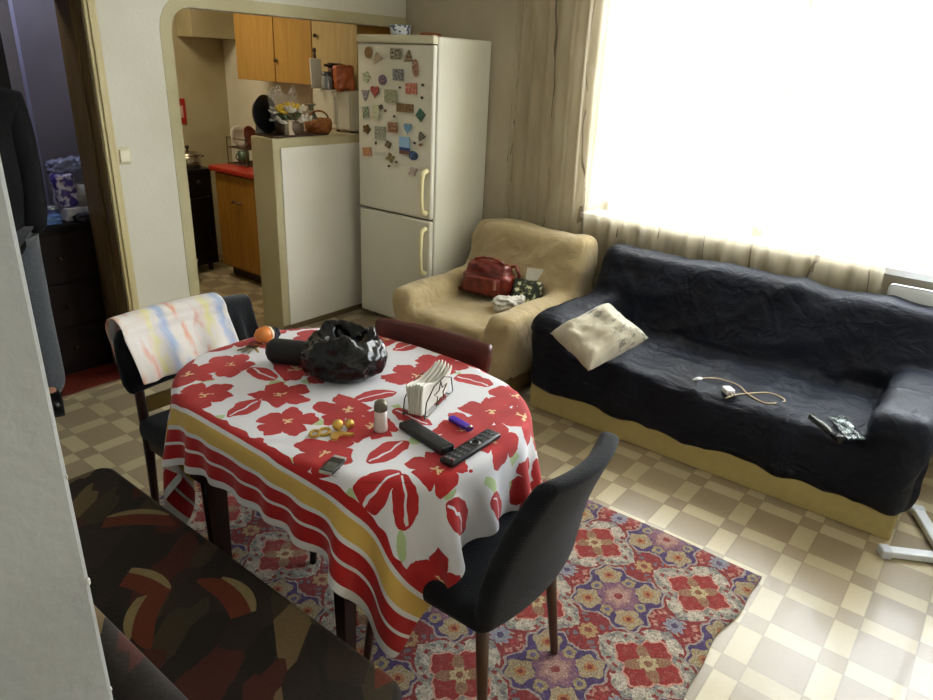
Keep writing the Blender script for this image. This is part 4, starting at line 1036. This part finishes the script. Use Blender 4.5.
# ------------------------------------------------------------------ things on the table
M_bag = None
d = D('black_polythene'); n = d.noise(scale=18, detail=4, dist=.8); M_bag = d.bsdf(d.mix(n, '#030304', '#070709'), .2, n, .6, .01, spec=.35)
b = BM()
add_lathe(b, [(0, 0), (.085, 0), (.118, .025), (.122, .06), (.105, .095), (.085, .118), (.06, .112), (.05, .085), (0, .075)], 26)
for k in range(7):
    a = k*.9+.3; t = bmesh.new(); bmesh.ops.create_icosphere(t, subdivisions=2, radius=.04); merge(b, t, T(.078*math.cos(a), .078*math.sin(a), .105+.012*math.sin(k*2.1)) @ RZ(a) @ Matrix.Diagonal((.5, 1.1, .75, 1)))
def bag_wr(c, n):
    p = (c[0]*9, c[1]*9, c[2]*9); r = abs(fbm(p, 1.3, 3))
    return (.018*(.3-r)+.006*fbm(p, 3, 2))*min(1, c[2]/.03)
o = soft('plastic_bag', b, .0065, 2, M_bag, None, bag_wr); o.location = (-2.395, -1.925, TOP); o.scale = (1.08, 1.08, 1.05); o.name = 'black_plastic_bag'
tag(o, 'crumpled glossy black plastic bag on the flowered tablecloth', 'bag')
p0 = Vector((-2.50, -1.70, TOP+.040)); p1 = Vector((-2.425, -1.835, TOP+.040))
um = thing('rolled_bundle', 'black rolled bundle sticking out from the black plastic bag on the table', 'bundle', (0, 0, 0))
dv = (p1-p0).normalized(); pts = [p0-dv*.004, p0, p0+dv*.012, p0.lerp(p1, .5), p1]
obj('roll', tube(pts, [.018, .034, .04, .041, .040], 20), plain('#0e0e10', .55), um, True)
sp = []
for k in range(40):
    a = k*.55; r = .004+.0006*k; s_ = dv.cross(Vector((0, 0, 1))); sp.append(p0-dv*.006+s_*r*math.cos(a)+Vector((0, 0, 1))*r*math.sin(a))
obj('end_edge', tube(sp, .0016, 5), plain('#2a2a2e', .5), um, True)
# keys with orange float
ky = thing('key_bunch', 'bunch of keys with an orange ball fob at the far end of the table', 'keys', (-2.475, -1.535, TOP))
Mo = plain('#d98038', .35, var=.08); kf = obj('fob', lathe([(0, -.03), (.014, -.028), (.026, -.016), (.030, 0), (.027, .015), (.015, .027), (0, .03)], 22, (0, 0, 0), T(.055, -.02, .03) @ RY(PI/2) @ Matrix.Diagonal((.95, .95, 1.1, 1))), Mo, ky, True)
t = lathe([(.028, .014), (.022, .024), (.012, .031), (0, .033)], 20, (0, 0, 0), T(.055, -.02, .03) @ RY(PI/2) @ Matrix.Diagonal((1, 1, 1.1, 1))); obj('fob_cap', t, plain('#e2cfae', .4), kf, True)
o = crumple('strap', .018, .014, .035, .004, plain('#14162a', .5), ky, 2); o.location = (.105, -.005, 0)
obj('key_ring', tube([(.012+.016*math.cos(a), -.02+.016*math.sin(a), .006+.003*math.sin(a)) for a in np.linspace(0, 2*PI, 18)], .0016, 6), M_steel, ky, True)
def key(par, a, L, c, w=.011):
    b = BM(); Mk = T(.006, -.022, .003) @ RZ(a)
    add_prism(b, [(.012*math.cos(t)+.012, .012*math.sin(t)) for t in np.linspace(0, 2*PI, 15)[:-1]], None, 'z', .0025, Mk)
    add_prism(b, [(.022, -.004), (L, -.004), (L+.004, 0), (L, .003), (L-.006, .0015), (L-.012, .004), (.022, .004)], None, 'z', .0023, Mk)
    obj('key', b, plain(c, .3, .9), par)
for a, L, c in ((3.5, .058, '#a69a80'), (3.9, .065, '#b5ab98'), (4.4, .06, '#b09a5a'), (3.1, .055, '#9a9282'), (-.6, .06, '#b87a4a')): key(ky, a, L, c)
# brass trinket
tk = thing('brass_trinket', 'small gold-coloured beads and charm on the tablecloth', 'trinket', (-2.69, -2.19, TOP))
M_gold = plain('#c9a652', .35, .7, var=.2)
for x, y, r in ((.035, .0, .015), (.062, -.015, .013)):
    t = BM(); bmesh.ops.create_uvsphere(t, u_segments=16, v_segments=10, radius=r); bmesh.ops.transform(t, matrix=T(x, y, r), verts=t.verts); obj('bead', t, M_gold, tk, True)
for x, y, r in ((-.025, .022, .012), (-.002, .012, .014)):
    obj('ring', tube([(x+r*math.cos(a), y+r*math.sin(a), .005+.003*math.cos(a)) for a in np.linspace(0, 2*PI, 16)], .0045, 7), M_gold, tk, True)
b = BM(); add_prism(b, [(.0, -.008), (.03, -.012), (.034, -.03), (.046, -.05), (.034, -.05), (.024, -.034), (.012, -.03), (-.006, -.04), (-.014, -.03), (-.004, -.016)], None, 'z', .006); obj('charm', b, plain('#d8b860', .4, .5), tk)
# napkin holder
nh = thing('napkin_holder', 'wire napkin holder with a star, filled with white napkins', 'napkin holder', (-2.375, -2.262, TOP), .30)
M_wire = plain('#4a443c', .35, .8)
b = BM()
for y in (-.033, .033):
    pts = [(-.10, y, .003), (-.09, y, .05), (-.04, y*1.0, .078), (.03, y, .08), (.085, y, .055), (.10, y, .003), (-.10, y, .003)]; add_tube(b, pts, .0018, 6)
for x in (-.08, 0, .08): add_tube(b, [(x, -.033, .003), (x, .033, .003)], .0018, 6)
obj('wire_frame', b, M_wire, nh)
b = BM(); sp = []
for k in range(11): a = PI/2+k*PI/5; r = .036 if k % 2 == 0 else .015; sp.append((.0+r*math.cos(a)*1.3, -.036, .042+r*math.sin(a)))
add_tube(b, sp, .0017, 6); obj('star', b, M_wire, nh)
M_nap = plain('#d9d6cc', .85, var=.04, scale=60, bump=.3)
for k in range(6):
    y0 = -.018+k*.0072; P = np.zeros((16, 9, 3))
    for i in range(16):
        for j in range(9):
            s, t = i/15, j/8; x = -.095+.19*s; z = .004+(.066+.030*abs(s-.45)*2+.006*math.sin(s*5+k))*t
            P[i, j] = (x*(1-.06*t), y0+.010*math.sin(s*5+.5)*t+.007*(t**2)*(k-2.5)/2.5, z)
    o = grid_obj('napkin', P, M_nap, None, None, .0066, 1); o.parent = None
    o.location = (-2.375, -2.262, TOP); o.rotation_euler.z = .30; tag(o, 'white paper napkins standing together in the wire holder with a star', 'napkin', 'napkins in the holder')
# shaker
ss = thing('salt_shaker', 'small glass salt shaker with a metal cap beside the napkins', 'salt shaker', (-2.578, -2.272, TOP))
d = D('salt_glass'); n = d.noise(scale=40); M_salt = d.bsdf(d.mix(n, '#b9a7a0', '#d6cfc8'), .1, None, spec=.6)
obj('body', lathe([(0, 0), (.019, 0), (.020, .004), (.0175, .03), (.0165, .062), (0, .063)], 10), M_salt, ss, False); obj('cap', lathe([(.018, .060), (.0185, .068), (.016, .082), (.009, .088), (0, .089)], 20), plain('#6b6456', .3, .7), ss, True)
# remotes
M_rem = plain('#0d0e12', .38)
def remote(name, a, b_, w, lab, buttons):
    a, b_ = Vector((*a, TOP)), Vector((*b_, TOP)); c = (a+b_)/2; L = (b_-a).length; ang = math.atan2(b_.y-a.y, b_.x-a.x)
    r = thing(name, lab, 'remote control', tuple(c), ang, 'remote controls on the table')
    bm_ = BM(); add_box(bm_, -L/2, L/2, -w/2, w/2, 0, .016 if buttons else .02, .006, 3); obj('body', bm_, M_rem, r, True)
    if buttons:
        obj('silver_edge', box(-L/2+.004, L/2-.004, -w/2-.0008, -w/2+.002, .006, .009, .0005), plain('#8d9096', .3, .7), r)
        bm_ = BM(); M_btn = plain('#4a4c54', .5)
        for i in range(9):
            for j in range(3):
                if 3 <= i <= 4: continue
                obj('button', box(-L/2+.016+i*.021, -L/2+.026+i*.021, -.014+j*.0115, -.0065+j*.0115, .0155, .0178, .0008), M_btn, r)
        bm_.free(); o_ = obj('navigation_ring', lathe([(.008, .0155), (.008, .018), (.015, .018), (.0155, .0155)], 20, (-L/2+.088, 0, 0)), plain('#24262c', .3), r, True)
        obj('power_button', lathe([(.004, .0155), (.004, .018), (0, .018)], 12, (L/2-.012, .01, 0)), plain('#7a1c1c', .4), r, True)
    else:
        obj('end_cap', box(-L/2-.001, -L/2+.014, -w/2+.003, w/2-.003, .004, .0205, .003), plain('#23252b', .2), r)
remote('remote_control', (-2.55, -2.482), (-2.52, -2.305), .046, 'plain black remote lying face down by the napkin holder', False)
remote('remote_control', (-2.395, -2.512), (-2.598, -2.515), .046, 'black remote with rows of grey buttons at the table edge', True)
lt = thing('lighter', 'small purple lighter between napkins and button remote', 'lighter', (-2.414, -2.412, TOP), math.atan2(-.084, -.014))
obj('body', box(-.042, .028, -.011, .011, 0, .014, .005, 3), plain('#4a2aa8', .25), lt, True); obj('metal_cap', box(.027, .042, -.010, .010, .0005, .0135, .003), plain('#5b3fa8', .3, .4), lt); obj('wheel', tube([(.038, -.006, .012), (.038, .006, .012)], .005, 10), M_steel, lt, True)
sl = thing('matchbox', 'small silver and black case at the near edge of the table', 'case', (-2.785, -2.318, TOP), .35)
obj('sleeve', box(-.035, .03, -.018, .018, 0, .010, .002), plain('#3a3a36', .35, .3), sl); obj('tray', box(-.037, .04, -.0165, .0165, .0015, .0088, .001), plain('#b6b4ac', .4), sl); obj('panel', box(-.026, .005, -.013, .013, .0099, .0106, .0003), plain('#7c8078', .2, .8), sl)

# ------------------------------------------------------------------ things on the seats
d = D('tan_print_cushion'); x, y, z = d.xyz(); n = d.noise(scale=16, detail=4, dist=.6); r = ((x-.07)*(x-.07)*1.4+y*y*.5).sqrt(); c = d.mix(n.ss(.35, .7), '#b5ad98', '#c6bea8'); n5 = d.noise(scale=42, detail=4, rough=.7); c = d.mix(n.ss(.46, .56)*n5.ss(.4, .6)*x.ss(-.01, .03)*.8, c, '#4e4e4c'); f = d.noise(scale=220); M_pil = d.bsdf(c, .85, f*.2+d.noise(scale=7, detail=3), .6, .012, sheen=.2)
n_ = 30; P = np.zeros((n_, n_, 3)); Pb = np.zeros((n_, n_, 3))
b = BM(); top = []; bot = []
for i in range(n_):
    ra, rb = [], []
    for j in range(n_):
        s, t = 2*i/(n_-1)-1, 2*j/(n_-1)-1
        pin = 1-.10*(1-abs(s)**2)*abs(t)**3; pin2 = 1-.10*(1-abs(t)**2)*abs(s)**3
        h = .065*((1-s**4)*(1-t**4))**.55+.016*fbm((s*1.6, t*1.6, 1), 1.5)*(1-s**4)*(1-t**4)
        ra.append(b.verts.new((.178*s*pin2, .150*t*pin, h*1.15))); rb.append(b.verts.new((.178*s*pin2, .150*t*pin, -h*1.15)))
    top.append(ra); bot.append(rb)
for i in range(n_-1):
    for j in range(n_-1):
        b.faces.new((top[i][j], top[i+1][j], top[i+1][j+1], top[i][j+1])); b.faces.new((bot[i][j], bot[i][j+1], bot[i+1][j+1], bot[i+1][j]))
bmesh.ops.remove_doubles(b, verts=b.verts, dist=.0005)
o = obj('cushion', b, M_pil, None, True)
cL, cT, cR_, cB = at(557, 331, 'z', .50), at(606, 303, 'z', .60), at(641, 344, 'z', .50), at(592, 367, 'z', .415)
uu = (cT+cR_-cL-cB).normalized(); vv = (cL+cT-cR_-cB); vv = (vv-uu*vv.dot(uu)).normalized(); ww = uu.cross(vv); cc = (cL+cT+cR_+cB)/4
if ww.z < 0: vv, ww = -vv, -ww
o.matrix_world = Matrix(((uu.x, vv.x, ww.x, cc.x), (uu.y, vv.y, ww.y, cc.y), (uu.z, vv.z, ww.z, cc.z), (0, 0, 0, 1)))
tag(o, 'cream cushion with grey print on the left end of the navy sofa', 'cushion')
SEAT = .385
pc = thing('phone_charger', 'white phone charger with beige cable on the navy sofa seat', 'charger')
M_wh = plain('#e2e2e4', .3, var=.03)
pl = obj('plug', box(-.028, .024, -.02, .02, 0, .026, .006, 3), M_wh, pc, True); pl.location = (-.85, -2.665, SEAT); pl.rotation_euler.z = .8
for y in (-.009, .009): obj('prong', tube([(-.028, y, .013), (-.048, y, .013)], .0028, 8), M_steel, pl, True)
pts0 = [(698, 379), (707, 378), (720, 379), (738, 385), (748, 394), (765, 403), (782, 402), (784, 399), (770, 393), (752, 393), (735, 395), (726, 398)]
ctl = [at(px, py, 'z', SEAT+.008) for px, py in pts0]; fine = []
for i in range(len(ctl)-1):
    p_1, p0_, p1_, p2_ = ctl[max(0, i-1)], ctl[i], ctl[i+1], ctl[min(len(ctl)-1, i+2)]
    for k in range(5):
        t = k/5; fine.append(.5*((2*p0_)+(p1_-p_1)*t+(2*p_1-5*p0_+4*p1_-p2_)*t*t+(3*p0_-p_1-3*p1_+p2_)*t**3))
fine.append(ctl[-1]); obj('cable', tube(fine, .0028, 8), plain('#c0a880', .5), pc, True)
q = fine[0]; e = (fine[0]-fine[3]).normalized(); obj('connector', tube([q-e*.02, q-e*.008, q+e*.01, q+e*.012, q+e*.028], [.005, .009, .009, .006, .0055], 10), M_wh, pc, True)
a, c = at(811, 416, 'z', SEAT+.02), at(841, 440, 'z', SEAT+.02)
rt = thing('tube', 'shiny dark cylinder lying on the right part of the sofa seat', 'tube'); u_ = (c-a).normalized(); obj('barrel', tube([a, a+u_*.004, a.lerp(c, .5), c-u_*.02, c-u_*.018], [.013, .0155, .0155, .0155, .0175], 18), plain('#3d403e', .25, .5), rt, True); obj('end_cap', tube([c-u_*.019, c, c+u_*.006], [.018, .018, .014], 18), plain('#0c0c0e', .4), rt, True); rt.name = 'metal_tube'
d = D('clear_wrapper'); n = d.noise(scale=30, detail=3); b1 = d.nt.nodes.new('ShaderNodeBsdfTransparent'); b2 = d.nt.nodes.new('ShaderNodeBsdfPrincipled'); b2.inputs['Roughness'].default_value = .18; d.L(d.mix(n.ss(.4, .6), '#1c2422', '#66736e'), b2.inputs['Base Color']); mx = d.nt.nodes.new('ShaderNodeMixShader'); q = n.ss(.35, .65)*.6+.3; d.L(q.v, mx.inputs[0]); d.L(b1.outputs[0], mx.inputs[1]); d.L(b2.outputs[0], mx.inputs[2]); d.L(mx.outputs[0], d.out.inputs[0])
cs = [at(px, py, 'z', SEAT+.006) for px, py in ((828, 418), (845, 417), (865, 441), (848, 442))]; P = np.zeros((16, 16, 3))
for i in range(16):
    for j in range(16):
        s, t = i/15, j/15; p = cs[0].lerp(cs[1], s).lerp(cs[3].lerp(cs[2], s), t); P[i, j] = (p.x, p.y, p.z+.006+.008*abs(fbm((s*4, t*4, 2), 1, 2)))
o = grid_obj('wrapper', P, d.m, None, None, .0008, 0); tag(o, 'crinkled clear grey wrapper beside the dark cylinder on the sofa', 'wrapper')
# handbag
hb = thing('handbag', 'red-brown leather handbag lying on the beige armchair', 'handbag', (-.48, -1.075, .375), -1.33)
M_lea = None
d = D('red_leather'); n = d.noise(scale=26, detail=5); M_lea = d.bsdf(d.mix(n.ss(.3, .7), '#54170f', '#7c2a1c'), .32, n, .35, .006, spec=.5)
b = BM(); add_box(b, -.165, .165, -.075, .075, .0, .17, .05, 3); add_box(b, -.135, .135, -.055, .05, .12, .215, .045, 3)
def lb(c, n): return .010*fbm((c[0]*7, c[1]*7, c[2]*7), 1.6, 3)-.006*math.exp(-((c[2]-.15)/.01)**2)
bb = soft('body', b, .009, 5, M_lea, hb, lb)
b = BM(); add_box(b, -.115, .105, -.10, -.068, .03, .135, .014, 3); pk = soft('pocket', b, .008, 2, M_lea, hb, lambda c, n: .003*fbm((c[0]*12, c[2]*12, 0), 1, 2))
obj('zip', tube([(-.11, -.075, .15), (0, -.083, .152), (.11, -.075, .15)], .003, 6), plain('#2a0f0a', .4), hb, True)
obj('handle', tube([(-.10, .0, .19), (-.085, -.02, .222), (-.03, -.03, .238), (.03, -.03, .238), (.085, -.02, .222), (.10, .0, .19)], [.008]*6, 8), M_lea, hb, True)
obj('handle', tube([(.09, .03, .18), (.155, .03, .20), (.18, .03, .15), (.175, .03, .07)], .010, 8), M_lea, hb, True)
obj('buckle', box(.07, .088, -.105, -.095, .07, .13, .004), plain('#a8786a', .3, .3), hb)
obj('side_tab', box(-.20, -.15, -.05, -.02, .015, .04, .008, 3), plain('#7a3a24', .4), hb)
# things right of the handbag
o = obj('paper_sheet', box(-.10, .10, -.004, .004, 0, .20, .002), plain('#cfcbbd', .7)); o.location = (-.385, -1.375, .375); o.rotation_euler = (-.35, 0, -1.25); o.name = 'white_carton'; tag(o, 'white flat carton leaning behind the dark packet on the armchair', 'carton')
d = D('dark_floral_packet'); n = d.noise(scale=32, detail=2); M_pack = d.bsdf(d.ramp(n, [(0, '#14170f'), (.5, '#23281a'), (.58, '#8a8f58'), (.64, '#d5d2bd')]), .3, n, .2, .003)
o = crumple('snack_packet', .085, .03, .15, .010, M_pack, None, 6); o.location = (-.47, -1.335, .372); o.rotation_euler = (-.5, 0, -1.25); tag(o, 'dark packet with pale floral marks on the armchair', 'packet')
o = crumple('white_bag', .085, .05, .075, .022, plain('#c9c6bb', .5, var=.1), None, 12); o.location = (-.60, -1.315, .368); o.rotation_euler.z = -1.0; tag(o, 'crumpled white plastic bag in front of the dark packet on the armchair', 'bag')

# ------------------------------------------------------------------ light
w = bpy.data.worlds.new('sky'); SC.world = w; w.use_nodes = True; nt = w.node_tree
bg = nt.nodes['Background']; bg.inputs['Color'].default_value = (.86, .94, 1, 1); bg.inputs['Strength'].default_value = 11
def area(name, loc, rot, sx, sy, power, color):
    l = bpy.data.lights.new(name, 'AREA'); l.shape = 'RECTANGLE'; l.size = sx; l.size_y = sy; l.energy = power; l.color = color
    o = bpy.data.objects.new(name, l); COL.objects.link(o); o.location = loc; o.rotation_euler = rot; return o
area('daylight', (.42, (WY0+WY1)/2, 1.62), (0, PI/2, 0), 1.6, 3.2, 150, (.93, .97, 1))
area('hall_fill', (-2.6, .7, 2.42), (0, 0, 0), .4, .4, 8, (.8, .84, 1))  # added bluish fill for the hall and its things, no fitting there
area('kitchen_fill', (-1.25, 1.3, 2.45), (0, 0, 0), .5, .5, 17, (1, .86, .62))  # added warm fill that brightens the kitchen walls, no fitting there
SC.view_settings.view_transform = 'Standard'; SC.view_settings.look = 'None'; SC.view_settings.exposure = 0; SC.view_settings.gamma = 1
SC.cycles.use_denoising = True
SC.cycles.max_bounces = 8; SC.cycles.transparent_max_bounces = 12; SC.cycles.sample_clamp_indirect = 8
